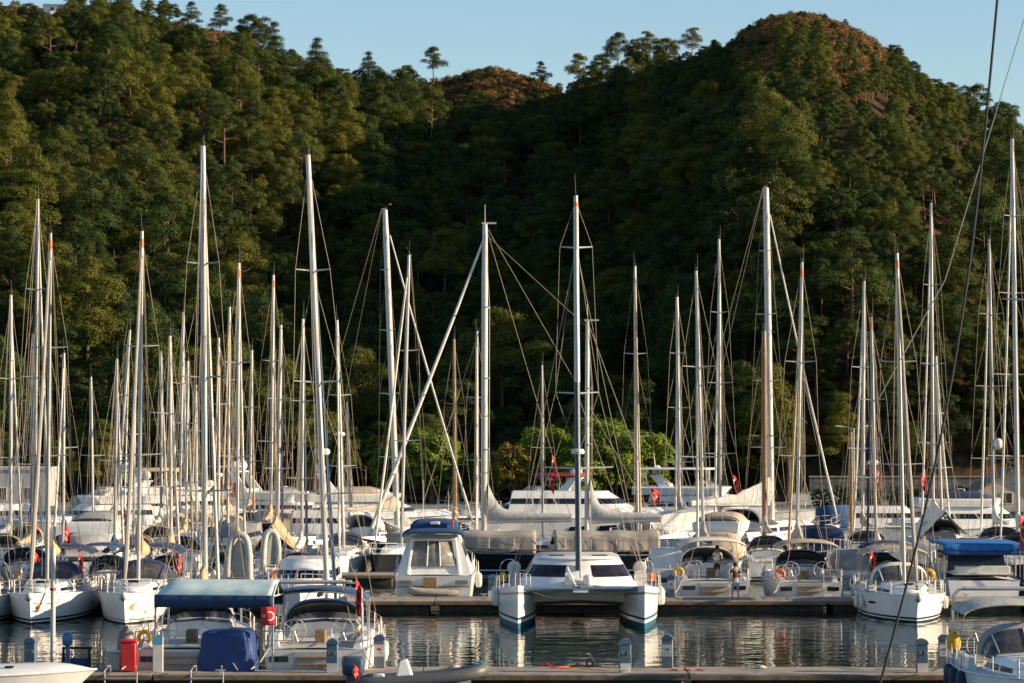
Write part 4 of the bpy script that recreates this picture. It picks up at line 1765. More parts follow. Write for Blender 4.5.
# white dock ladder hoops on the front edge
for i, (px, lb) in enumerate(((122, 'stainless ladder hoop on the pontoon edge below the red locker'), (208, 'stainless ladder hoop on the pontoon edge below the blue tarpaulin'))):
    q = thing('ladder', lb, 'ladder', (XX(px, 97.9), 97.9, 0), 0, 'boarding ladders of the near pontoon')
    mb = MB()
    for s_ in (-.55, .55):
        mb.tube([(s_, -.05, -.4), (s_, -.05, .62), (s_ * .9, .12, .78), (s_ * .8, .5, .78), (s_ * .8, .62, .5)], .025, 6)
    mb.build('rail', STEEL, q)
    mb = MB()
    for z in (-.2, .1, .4):
        mb.box((0, -.05, z), (1.05, .08, .035))
    mb.build('step', STEEL, q)
# hose, mooring line, small motor head on the pontoon
q = MB()
pts = []
for i in range(40):
    u = i / 39
    pts.append((XX(540 + 52 * u, 100.9), 100.9 - .3 * math.sin(u * 6), .53 + .16 * max(0, math.sin(u * 9 + .6)) ** 3 * (1 - u)))
o = q.tube(pts, .035, 6).build('hose', mat('red_hose', (.6, .05, .03), .5))
tag(o, 'red hose lying along the back edge of the near pontoon', 'hose')
q = thing('hand_cart', 'small black hand cart with a dark wheel on the near pontoon', 'hand cart', (XX(590, 100.9), 100.9, .5))
MB().torus((0, 0, .17), .12, .05, 14, 6, 'y').build('wheel', RUBBER, q)
MB().tube([(0, .1, .17), (0.05, .1, .42), (-.1, .1, .48)], .03, 6).build('handle', GREYBOX, q)
q = MB()
pts = [(XX(668 + 36 * i / 20, 99.6), 99.6 + .12 * math.sin(i * .9), .53) for i in range(21)]
tag(q.tube(pts, .022, 5).build('mooring_line', mat('red_line', (.5, .06, .04), .7)), 'red mooring line trailing from the pedestal pair right of the catamaran', 'mooring line')

for i, (xa, xb, ya, yb_, mm, lb) in enumerate(((333, 300, 99.3, 101.0, COVER['blue'], 'blue shore power cable from the pedestal by the outboard to the blue topped yacht'), (625, 560, 99.3, 100.4, YELLOW, 'yellow shore power cable lying left of the pedestal right of the catamaran'), (921, 840, 99.4, 100.3, ROPE, 'pale cable lying along the right end of the near pontoon'))):
    pts = []
    for k in range(25):
        u = k / 24
        yy = ya + (yb_ - ya) * u + .12 * math.sin(u * 11 + i)
        pts.append((XX(xa + (xb - xa) * u, yy), yy, .525))
    tag(MB().tube(pts, .018, 5).build('power_cable', mm), lb, 'cable')
for i, (px_, y_, lb) in enumerate(((455, 100.6, 'coil of pale rope on the near pontoon right of the inflatable tender'), (760, 100.5, 'coil of pale rope alone on the right half of the near pontoon'))):
    pts = []
    for k in range(70):
        a_ = k * .45
        rr_ = .24 - .0022 * k
        pts.append((XX(px_, y_) + rr_ * math.cos(a_), y_ + rr_ * math.sin(a_), .525 + .0012 * k))
    tag(MB().tube(pts, .018, 5).build('rope_coil', ROPE), lb, 'rope')

# ------------------------------------------------------------------ rigid inflatable in the foreground
def rib(label, px, y, L=4.6):
    root = thing('inflatable_dinghy', label, 'inflatable boat', (XX(px, y), y, 0), R(-93))
    B = 1.9
    for s_ in (-1, 1):
        pass
    mb = MB()
    pts, rs = [], []
    for i in range(29):
        u = -1 + 2 * i / 28
        a = abs(u)
        s_ = 1 if u > 0 else -1
        x = s_ * (B / 2 - .24) * min(1, max(0.0, 1 - (1 - a) ** 2.2) ** .5 * 1.0 if a < 1 else 1)
        yy = L / 2 - L * (a ** 1.45)
        z = .40 + .46 * (1 - a) ** 1.6
        pts.append((x, yy, z))
        rs.append(.21 if a < .93 else .21 * (1 - (a - .93) / .07 * .8))
    mb.tube(pts, rs, 12)
    tube = mb.build('tube', DGREY, root)
    sb = MB()
    sb.tube([(p[0] * 1.0, p[1], p[2] + .0) for p in pts], [r_ * 1.02 for r_ in rs], 3) if False else None
    hb = MB()
    rings = []
    for i in range(8):
        u = i / 7
        yy = -L / 2 + .1 + (L - .5) * u
        hw_ = (B / 2 - .3) * (1 - u ** 3)
        rings.append([(-hw_ - .01, yy, .42 + .2 * u ** 2), (0, yy, -.15 + .45 * u ** 3), (hw_ + .01, yy, .42 + .2 * u ** 2)])
    hb.loft(rings)
    hb.build('hull', GREYRIB, root)
    cb = MB()
    cb.loft([[(-.32, -.75, .4), (.32, -.75, .4), (.32, -.1, .4), (-.32, -.1, .4)], [(-.22, -.6, 1.12), (.22, -.6, 1.12), (.15, -.35, 1.18), (-.15, -.35, 1.18)]])
    cb.build('console', WHITE, root, bevel=.04)
    cb = MB()
    cb.box((0, -1.3, .55), (.7, .4, .3))
    cb.build('seat', COVER['white'], root, bevel=.05)
    outboard(root, (0, -L / 2 - .12, .62), mat('motor_bluegrey', (.04, .075, .13), .35), PI, 1.25)
    st = MB()
    st.torus((0, L / 2 - .12, .84), .25, .03, 14, 6, 'x', a0=R(-50), a1=R(200))
    st.build('bow_strap', mat('strap_turquoise', (.03, .35, .5), .6), root)
    add_flag(root, (0.45, -L / 2 + .05, 1.05), .35, .45, .6, seed=9, emblem=True, rz=R(93))
    return root


rib('dark grey inflatable tender with blue outboard lying before the near pontoon', 418, 96.4, 4.4)

# ------------------------------------------------------------------ catamaran
def catamaran():
    rz = PI
    Yc = 131.6
    L = 10.9
    root = thing('catamaran', 'white sailing catamaran with dark blue mast, bows towards the fairway', 'catamaran', (XX(580, 128), Yc, -.04), rz)
    HB, off = 1.84, 2.80
    pts_ = []
    for s_ in (-1, 1):
        be, sh, pt = make_hull(root, L, HB, 1.98, 1.45, [WHITE, COVER['blue'], ANTIT, mat('cat_grey_line', (.25, .27, .3), .3)], stern=.75, rake=.12, full=2.0, flare=.0, n=20, xo=s_ * off, cove=True, boot=(.54, .43, .29))
        make_deck(root, L, sh, pt, WHITE2, xo=s_ * off, cam=.06)
        pts_.append((be, sh, pt))
    sh, pt = pts_[0][1], pts_[0][2]
    # bridge deck
    mb = MB()
    rings = []
    for y, zb, zt in ((-L / 2 + .5, .8, 1.5), (-1, .78, 1.58), (.8, .8, 1.64), (1.45, 1.0, 1.66), (1.6, 1.35, 1.62)):
        rings.append([(-off + .3, y, zb - .12), (-off + 1.0, y, zb + .02), (0, y, zb + .1), (off - 1.0, y, zb + .02), (off - .3, y, zb - .12), (off - .3, y, zt), (0, y, zt + .06), (-off + .3, y, zt)])
    mb.loft(rings)
    mb.build('bridge_deck', WHITE, root)
    # cabin
    cab = tier(root, -L / 2 + 1.6, 1.3, 2.8, 1.95, 1.5, 2.9, rf=1.15, rb=.1, nose=1.5, m=WHITE, window=(.42, .80), wm=GLASSP, split=True)
    mb = MB()
    mb.loft([[(x, y, 2.88) for x, y in outline(-L / 2 + .6, .30, 1.98, 1.1)], [(x * .9, y * .98, 3.0) for x, y in outline(-L / 2 + .6, .2, 1.9, 1.1)]])
    mb.build('roof', WHITE, root)
    for s_ in (-1, 1):
        MB().box((s_ * 1.0, -.75, 3.01), (.7, .5, .06)).build('roof_hatch', GLASS, root, bevel=.02)
        # folded chairs of white lockers beside the mast foot
        MB().lathe((s_ * .42, 1.2, 1.66), [(.2, 0), (.24, .25), (.22, .5), (.05, .58)], 10).build('halyard_bag', FENDER, root)
    # crossbeam, striker, trampolines
    mb = MB()
    yb = L / 2 - 1.0
    mb.tube([(-off, yb, 1.78), (off, yb, 1.78)], .11, 8)
    mb.tube([(0, yb, 1.5), (0, yb + .1, 1.95)], .05, 6)
    mb.tube([(-off * .8, yb, 1.74), (0, yb, 1.98), (off * .8, yb, 1.74)], .02, 4)
    mb.build('crossbeam', mat('beam_bluegrey', (.16, .24, .33), .4), root)
    mb = MB()
    mb.tube([(-off * .75, yb - .2, 1.62), (-1.2, yb - .2, 1.32), (0, yb - .2, 1.5), (1.2, yb - .2, 1.32), (off * .75, yb - .2, 1.62)], .02, 4)
    mb.build('bridle', ROPE, root)
    for s_ in (-1, 1):
        mb = MB()
        mb.grid([[(s_ * (.35 + 1.85 * i / 6), 1.62 + (yb - 1.7) * j / 6, 1.70 - .05 * math.sin(PI * i / 6)) for i in range(7)] for j in range(7)])
        mb.build('trampoline', mat('net_bluegrey', (.22, .28, .34), .9), root, solid=.015)
    MB().box((0, 3.0, 1.66), (.66, yb * 2 - 5.6, .09)).build('walkway', WHITE, root)
    # rails and pulpit seats
    for s_ in (-1, 1):
        mb = MB()
        P_ = []
        for t in (.12, .28, .44, .6, .75, .87, .97):
            p = Vector(pt(t, sh(t), s_)) + Vector((s_ * off, 0, 0))
            mb.tube([p, p + Vector((0, 0, .55))], .010, 4)
            P_.append(p)
        Q = []
        for t in (.97, .87, .78):
            p = Vector(pt(t, sh(t), -s_)) + Vector((s_ * off, 0, 0))
            mb.tube([p, p + Vector((0, 0, .55))], .010, 4)
            Q.append(p)
        for z in (.55, .3):
            mb.tube([p + Vector((0, 0, z)) for p in P_ + Q], .008, 4, False)
        mb.build('guard_rail', STEEL, root)
        # wheel, seat, stern gear standing above the side decks
        mb = MB()
        mb.lathe((s_ * 2.95, -2.6, 2.35), [(.02, -.04), (.3, -.03), (.34, 0), (.3, .03), (.02, .04)], 14, axis='y')
        mb.box((s_ * 2.95, -2.4, 1.85), (.5, .3, .75))
        mb.build('helm_seat', FENDER, root, bevel=.05)
        mb = MB()
        mb.torus((s_ * 3.2, -3.2, 2.3), .42, .02, 18, 5, 'y')
        mb.build('steering_wheel', STEEL, root)
        MB().lathe((s_ * -3.45 if s_ > 0 else 3.45, -1.6, 1.75), [(.12, 0), (.15, .3), (.05, .45)], 8).build('gas_can', ORANGE if s_ > 0 else YELLOW, root)
    for t, s_ in ((.30, 1), (.42, 1), (.55, 1), (.36, -1), (.48, -1)):
        p = pt(t, sh(t) * .5, s_)
        add_fender(root, (p[0] + s_ * (off + .16), p[1], 1.15), FENDER, .18, .8)
    # mast and rig
    ym = .55
    T = local(root.location, rz, P(576, 195, Yc - .5))
    base = Vector((0, ym, 2.4))
    T.y = ym - .4
    ax = T - base
    mb = MB()
    mb.tube([base, base + ax * .50], .14, 10)
    mb.tube([base + ax * .50, base + ax * .97], [.14, .115], 10, mi=1)
    mb.tube([base + ax * .97, T], .095, 10, mi=1)
    mast = mb.build('mast', [DARKMAST, ALU], root)
    mb = MB()
    mb.tube([base + ax * .955, base + ax * .982], .108, 10)
    mb.build('mast_band', ORANGE, mast)
    tips = []
    for f, w_ in ((.27, 1.65), (.47, 1.0), (.86, .75)):
        c = base + ax * f
        mb = MB()
        tp_ = []
        for s_ in (-1, 1):
            e = c + Vector((s_ * w_, -.35, .06))
            mb.tube([c, e], [.05, .03], 6)
            tp_.append(e)
        mb.build('spreader', ALUW, mast)
        tips.append(tp_)
    mb = MB()
    mb.tube([T, T + Vector((0.05, 0, 1.0))], [.014, .008], 4)
    mb.box(T + Vector((0, -.1, .04)), (.1, .4, .06))
    mb.build('masthead_antenna', RUBBER, mast)
    mb = MB()
    c = base + ax * .315 + Vector((-.0, .36, 0))
    mb.lathe(c, [(.02, -.12), (.28, -.1), (.32, 0), (.25, .12), (.02, .14)], 14)
    mb.build('radar_dome', FENDER, mast)
    b0 = base + Vector((0, -.15, 1.15))
    MB().tube([b0, b0 + Vector((0, -4.6, .15))], .1, 8).build('boom', ALU, root)
    rings = []
    for i in range(12):
        u = i / 11
        c = b0 + Vector((0, -4.6 * u, .1 + .15 * u))
        hh_, ww = .5 * (1 - u * .6), .22 * (1 - .4 * u)
        rings.append([c + Vector((ww * math.cos(2 * PI * k / 10), 0, hh_ * (.5 + .5 * math.sin(2 * PI * k / 10)) - .1)) for k in range(10)])
    MB().loft(rings).build('sail_cover', COVER['lgrey'], root)
    ft = base + ax * .88
    fo = Vector((0, yb, 1.98))
    mb = MB()
    mb.tube([fo.lerp(ft, .02 + .95 * i / 10) for i in range(11)], [.05 - .002 * i for i in range(11)], 7)
    mb.build('furled_jib', COVER['lgrey'], root)
    mb = MB()
    for s_ in (0, 1):
        sg = -1 if s_ == 0 else 1
        cp = Vector((sg * off * 1.12, -.9, 1.7))
        mb.tube([cp, tips[1][s_], base + ax * .88], .012, 4, False)
        mb.tube([cp, base + ax * .86], .012, 4, False)
        mb.tube([cp + Vector((0, .3, 0)), base + ax * .47], .011, 4, False)
        mb.tube([base + ax * .30, tips[1][s_], tips[2][s_], base + ax * .985], .010, 4, False)
    mb.tube([fo, ft], .012, 4, False)
    mb.tube([b0 + Vector((0, -4.6, .15)), T], .011, 4, False)
    mb.build('rigging', WIRE, root)
    add_flag(root, (1.35, .2, (base + ax * .27).z - .2), .5, .7, .75, seed=5, emblem=True, rz=-rz)
    mb = MB()
    mb.tube([(.15, 1.35, 1.7), (.55, 1.7, 2.6)], .05, 6)
    mb.build('spinnaker_pole', FENDER, root)


catamaran()

# ------------------------------------------------------------------ sailing yachts
# near pontoon, sterns to the camera
sailboat('white yacht moored stern first under the teal tent, tallest silver mast on the left', 206, 107, (203, 146), 's', L=12.6, B=4.0, cover='tan', hood='grey', bimini=None, jib='white', radar=.285,
         spreaders=3, r=.115, fenders=[(.3, 1), (.45, 1)], buoy=('yellow', -.8), group='yachts on the near pontoon', wr=.010, detail=2, antenna=.4)
A2, a2 = sailboat('white yacht with blue bimini and blue furled jib, stern to the near pontoon', 329, 107, (308, 155), 's', L=12.4, B=4.3, cover=None, hood='blue', bimini='blue', jib='blue', radar=.36,
                  spreaders=3, r=.11, fenders=[(.35, 1), (.5, 1), (.2, 1)], group='yachts on the near pontoon', flag=dict(side=1, h=2.3, w=.5, hh=1.0, limp=.8), wr=.010, antenna=.4, arch=True)
# long pontoon, bows to the camera
GB = 'yachts lying bow out from the long pontoon'
sailboat('white yacht partly cut by the left edge, bow to the fairway', -24, 133, (-18, 214), 'b', L=11, B=3.8, hood='grey', cover='grey', group=GB, fenders=[(.4, -1), (.55, -1)])
B1, b1 = sailboat('white yacht with orange swoosh on the bow and navy bimini, leftmost complete one', 48, 134, (50.5, 233), 'b', L=11.6, B=3.9, hood='navy', bimini='navy', cover='tan', cover_h=1.7, jib='taupe', jibr=.12, band=True, group=GB, stripem=NAVY)
B2, b2 = sailboat('white yacht with orange swoosh on the bow beside the tent', 139, 134, (142, 231), 'b', L=11.8, B=3.9, hood='navy', bimini='navy', cover='tan', cover_h=1.7, jib='taupe', jibr=.12, band=True, group=GB, stripem=GREYBOX)
B5, b5 = sailboat('white yacht bow on at the right with dark hull ports and white fenders', 903.5, 134.5, (897, 253), 'b', L=10.6, B=4.0, hood='white', bimini='beige', cover='white', jib='taupe', jibr=.11, band=True, group=GB,
                  fenders=[(.42, 1), (.55, 1), (.42, -1), (.55, -1), (.35, -1)], buoy=None, stripem=NAVY)
for root, dct, on in ((B1, b1, True), (B2, b2, True), (B5, b5, False)):
    for s_ in (-1, 1):
        mb = MB()
        pt, sh = dct['pt'], dct['sheer']

        def hp(t, q):
            p = pt(t, sh(t) * q, s_)
            n = Vector((s_ * .95, .3, 0)).normalized() * .012
            return (p[0] + n.x, p[1] + n.y, p[2])
        if on and s_ > 0:
            continue
        if on:
            # swoosh: two curved leaves
            up = [hp(.945 - .02 * u + .012 * math.sin(u * PI), .42 + .30 * u) for u in (0, .25, .5, .75, 1)]
            dn = [hp(.955 - .02 * u + .030 * math.sin(u * PI) , .42 + .30 * u) for u in (.25, .5, .75)]
            up2 = [hp(.905 + .022 * u - .02 * math.sin(u * PI), .38 + .22 * u) for u in (0, .5, 1)]
            mb.add(up + dn[::-1], [tuple(range(8))])
            mb.build('bow_emblem', mat('emblem_orange', (.72, .26, .10), .5), root, smooth=False)
        else:
            mb.add([hp(.62, .60), hp(.70, .60), hp(.70, .70), hp(.62, .70)], [(0, 1, 2, 3)])
            mb.build('hull_port', GLASS, root, smooth=False)
            mb = MB()
            mb.tube([hp(.5, .62), hp(.6, .65), hp(.86, .66)], .012, 4)
            mb.build('rubbing_line', GREYBOX, root)
mb = MB()
mb.torus((-1.75, -3.3, 1.75), .22, .1, 12, 6, 'y', a0=R(-60), a1=R(240))
mb.build('lifebuoy', YELLOW, B5)

# long pontoon, sterns to the camera (behind it)
GC = 'yachts moored stern first behind the long pontoon'
sailboat('yacht with tall white mast behind the leftmost orange swoosh yacht', 35, 148, (38, 199), 's', L=13, B=3.7, cover='tan', hood='blue', group=GC, spreaders=3, flag=dict(side=1, w=.6, hh=.9, limp=.8), jib='white')
sailboat('short masted yacht behind and between the two orange swoosh yachts', 115, 148, (117, 359), 's', L=9.5, B=3.0, cover='blue', hood='blue', bimini='blue', group=GC, spreaders=1, r=.08, flag=dict(side=-1, w=.6, hh=.9, limp=.8))
sailboat('narrow yacht with blue and red bunting bimini right of the second swoosh yacht', 172, 148, (170, 336), 's', L=9.5, B=2.75, cover='tan', hood='navy', bimini='navy', group=GC, spreaders=2, r=.09, flag=dict(side=1, w=.6, hh=.9, limp=.7))
C4, c4 = sailboat('yacht behind the upright grey dinghy, orange band at the masthead', 237.5, 149, (239, 263), 's', L=11.5, B=3.3, cover='tan', hood='grey', bimini=None, group=GC, band=True, flag=dict(side=-1, w=.7, hh=1.0, limp=.6, at=6.2), jib='white')
sailboat('yacht with navy furled jib and orange lifebuoy behind the blue bimini', 302, 149, (303, 319), 's', L=10.5, B=3.0, cover='white', hood='grey', bimini=None, group=GC, jib='navy', buoy=('orange', -.6), spreaders=2, r=.09)
C6, c6 = sailboat('white yacht with broad white hardtop bimini and people at its stern', 704, 149.5, (696, 271), 's', L=12.8, B=4.2, cover='grey', hood='white', bimini='white', group=GC, buoy=('yellow', -1.0), jib='white', flag=None)
C7, c7 = sailboat('white yacht with dark bimini and red lifebuoy right of the hardtop yacht', 796, 149, (802, 262), 's', L=11.6, B=3.9, cover='beige', cover_h=1.5, hood='black', bimini='beige', group=GC, band=True, buoy=('orange', -.9), jib='tan', spar=ALU)
sailboat('yacht mostly hidden behind the bow on yacht at the right, mast with orange band', 876, 150, (871, 317), 's', L=10, B=3.3, cover='white', hood='navy', bimini='navy', group=GC, band=True, radar=.42, spreaders=2, r=.09, flag=dict(side=-1, w=.6, hh=1.0, limp=.8), jib='navy')

# third pontoon and beyond
GD = 'yachts in the middle rows of the marina'
D = [
    # px, d, top, face, L, B, cover, hood, jib, extra, label
    (11.5, 172, (11, 295), 's', 10, 3.1, 'grey', 'grey', 'white', {}, 'yacht with thick white furled sail at the left edge of the middle rows'),
    (64, 172, (64, 353), 'b', 9.5, 3.1, 'blue', 'blue', 'white', dict(spreaders=1, r=.085), 'small masted yacht right of the leftmost orange banded mast'),
    (134, 172, (135, 377), 'b', 9.5, 3.1, 'tan', 'grey', 'tan', dict(r=.085, flag=dict(side=1, w=.6, hh=.9, limp=.7, at=1.2)), 'yacht whose short mast stands just left of the second orange banded mast'),
    (186, 172, (188, 361), 's', 9.5, 3.1, 'tan', 'blue', 'beige', dict(r=.085), 'yacht with short mast in the crowded rows left of the tallest mast'),
    (277.5, 172, (281, 325), 's', 10, 3.3, 'tan', 'grey', 'navy', dict(tent='tan'), 'yacht under a tan boom tent behind the grey dinghy'),
    (344, 172, (337, 320), 'b', 10.5, 3.3, 'grey', 'grey', 'white', dict(radar=.5), 'white yacht bow on at the third pontoon, radar on its leaning mast'),
    (32, 187, (33, 334), 's', 10.5, 3.2, 'navy', 'grey', 'white', dict(flag=dict(side=1, w=.7, hh=1.0, limp=.7, h=2.4)), 'yacht behind the tall white mast at the left, navy boom cover'),
    (94, 187, (91, 377), 'b', 9, 3.0, 'navy', None, None, dict(spreaders=1, r=.08, cover_h=1.4), 'small yacht with a dark navy boom cover among the left motor yachts'),
    (162, 187, (161, 351), 's', 10, 3.2, 'white', 'grey', 'white', dict(flag=dict(side=1, w=.7, hh=1.0, limp=.7, at=.8)), 'yacht with white boom cover behind the bunting bimini'),
    (219, 187, (218.6, 338), 'b', 10, 3.2, 'grey', 'blue', 'tan', dict(radar=.32, flag=dict(side=-1, w=.9, hh=1.0, limp=.3, at=1.0)), 'yacht behind the tallest left mast with radar dome'),
    (271, 187, (273.5, 275), 's', 12, 3.5, 'tan', 'grey', 'tan', dict(band=True), 'yacht with tan boom cover and orange banded mast behind the tent roof'),
    (180, 201, (183.5, 312), 's', 11.5, 3.4, 'blue', 'grey', 'white', {}, 'taller yacht of the crowded left rows, mast with two radar reflectors'),
    (228, 201, (229.6, 307), 'b', 11.5, 3.3, 'tan', 'grey', 'tan', {}, 'far yacht just left of the orange banded mast behind the dinghy'),
    (116, 204, (130, 330), 's', 11, 3.3, 'grey', 'grey', 'white', {}, 'far yacht with a mast leaning to the right by the second banded mast'),
    (351, 190, (347, 402), 's', 9, 3.0, 'white', None, 'tan', dict(spreaders=1, r=.08), 'short masted far yacht left of the thick white mast pair'),
    (401.5, 173, (409, 255), 'b', 11.5, 3.5, 'grey', 'grey', 'white', dict(hullm=BLACKHULL, yaw=R(-18), spar=ALUW), 'black hulled yacht moored beside the motor cruiser, slim leaning mast'),
    (455.5, 193, (454, 339), 's', 10, 3.2, 'tan', 'grey', 'tan', dict(spar=WOOD_SUNTINT, r=.11), 'yacht with a mast coloured brown for warm sunlight behind the blue topped motor cruiser'),  # brown spar colour puts the sun's warm tone on a plain mast
    (477, 197, (477, 331), 'b', 10, 3.3, 'white', 'grey', 'white', {}, 'yacht whose mast stands close left of the thickest grey mast'),
    (543, 194, (542, 365), 's', 8.5, 2.9, 'lgrey', None, 'tan', dict(spreaders=1, r=.08, flag=dict(side=1, w=.8, hh=1.1, limp=.8, at=.5)), 'small yacht with a thin mast between the ketch masts'),
    (637.5, 190, (635, 266), 'b', 12.5, 3.7, 'lgrey', 'grey', 'tan', dict(flag=dict(side=-1, w=.9, hh=.9, limp=.4, h=3.2)), 'yacht right of the ketch with a large red flag at its mast foot'),
    (720, 187, (719, 239), 's', 13, 3.9, 'beige', 'beige', 'white', dict(spreaders=3, flag=dict(side=1, w=.7, hh=.9, limp=.7, at=1.4)), 'tall yacht behind the white hardtop yacht, mast with wide lower spreaders'),
    (764.5, 170, (764, 331), 's', 10.5, 3.4, 'grey', 'grey', None, dict(spar=WOOD_SUNTINT, r=.16, antenna=.2, spreaders=1), 'wooden masted yacht right before the thickest mast at the right'),
    (862, 175, (864, 281), 's', 12, 3.6, 'beige', 'grey', 'white', dict(flag=dict(side=1, w=.6, hh=1.0, limp=.8, at=1.2)), 'yacht behind the bow on yacht, plain silver mast left of the banded one'),
    (851, 194, (851, 432), 'b', 8.5, 2.8, 'beige', None, None, dict(spar=WOOD_SUNTINT, spreaders=1, antenna=.2), 'small boat with a short wooden mast under the street lamp'),
    (933, 188, (931, 203), 's', 13.5, 3.9, 'white', 'white', 'white', dict(tent='white', spreaders=3, flag=dict(side=-1, w=.7, hh=.9, limp=.8, at=2.0)), 'tall yacht with a white boom tent at the right'),
    (942, 203, (936, 356), 'b', 9.5, 3.2, 'grey', 'grey', 'white', {}, 'shorter yacht behind the white boom tent'),
    (993.5, 178, (989, 239), 's', 12.5, 3.8, 'white', 'navy', 'white', dict(spreaders=3, dome_=.32, sprd=1.35), 'yacht carrying a white satellite dome halfway up its mast'),
    (1017.5, 164, (1012, 139), 's', 14.5, 4.2, 'white', 'navy', 'white', dict(hullm=NAVY, spreaders=4, r=.13, sprd=1.5, flag=dict(side=-1, w=1.1, hh=1.6, limp=.75, h=2.5)), 'navy hulled yacht with the tallest mast at the right edge'),
    (250, 215, (252, 350), 's', 10, 3.2, 'tan', 'grey', 'tan', {}, 'far yacht in the back row between the tan boom tents'),
    (197, 216, (196, 385), 'b', 9.5, 3.1, 'grey', 'grey', 'white', {}, 'small far yacht directly left of the tallest left mast'),
]
for px, d, top, face, L, B, cov, hood, jib, ex, lb in D:
    kw = dict(spreaders=2, r=.102, wr=.010, detail=1)
    kw.update(ex)
    if hood == 'grey':
        hood = ['grey', 'beige', 'white', None, 'lgrey', 'navy', 'beige'][int(px * 2 + d) % 7]
    sailboat(lb, px, d, top, face, L=L, B=B, cover=cov, hood=hood, jib=jib, group=GD, **kw)

# big sloops lying broadside or at a slant
GS = 'large sailing yachts behind the rows'
sailboat('large white sloop with thick leaning mast, bow to the right', 397.5, 184, (385, 210), 's', yaw=R(-44), L=17, B=4.6, cover='taupe', hood='white', jib='white', spreaders=4, r=.2, group=GS, wr=.015, spar=ALUW, detail=1, antenna=.3)
sailboat('largest sloop with the thickest mast, furled jib slanting down to the right', 771, 188, (766, 188), 's', yaw=R(-40), L=19, B=4.9, cover='lgrey', cover_h=2.2, hood='grey', jib='white', spreaders=4, r=.22, group=GS, wr=.016, spar=ALUW, detail=1, antenna=.3, boomang=-.2, sprd=1.1)
sailboat('far sloop with plain mast beside the explorer yacht', 679.5, 207, (677, 297), 's', L=12.5, B=3.8, cover='grey', hood='grey', jib='white', spreaders=3, r=.13, group=GS, wr=.015, detail=1)

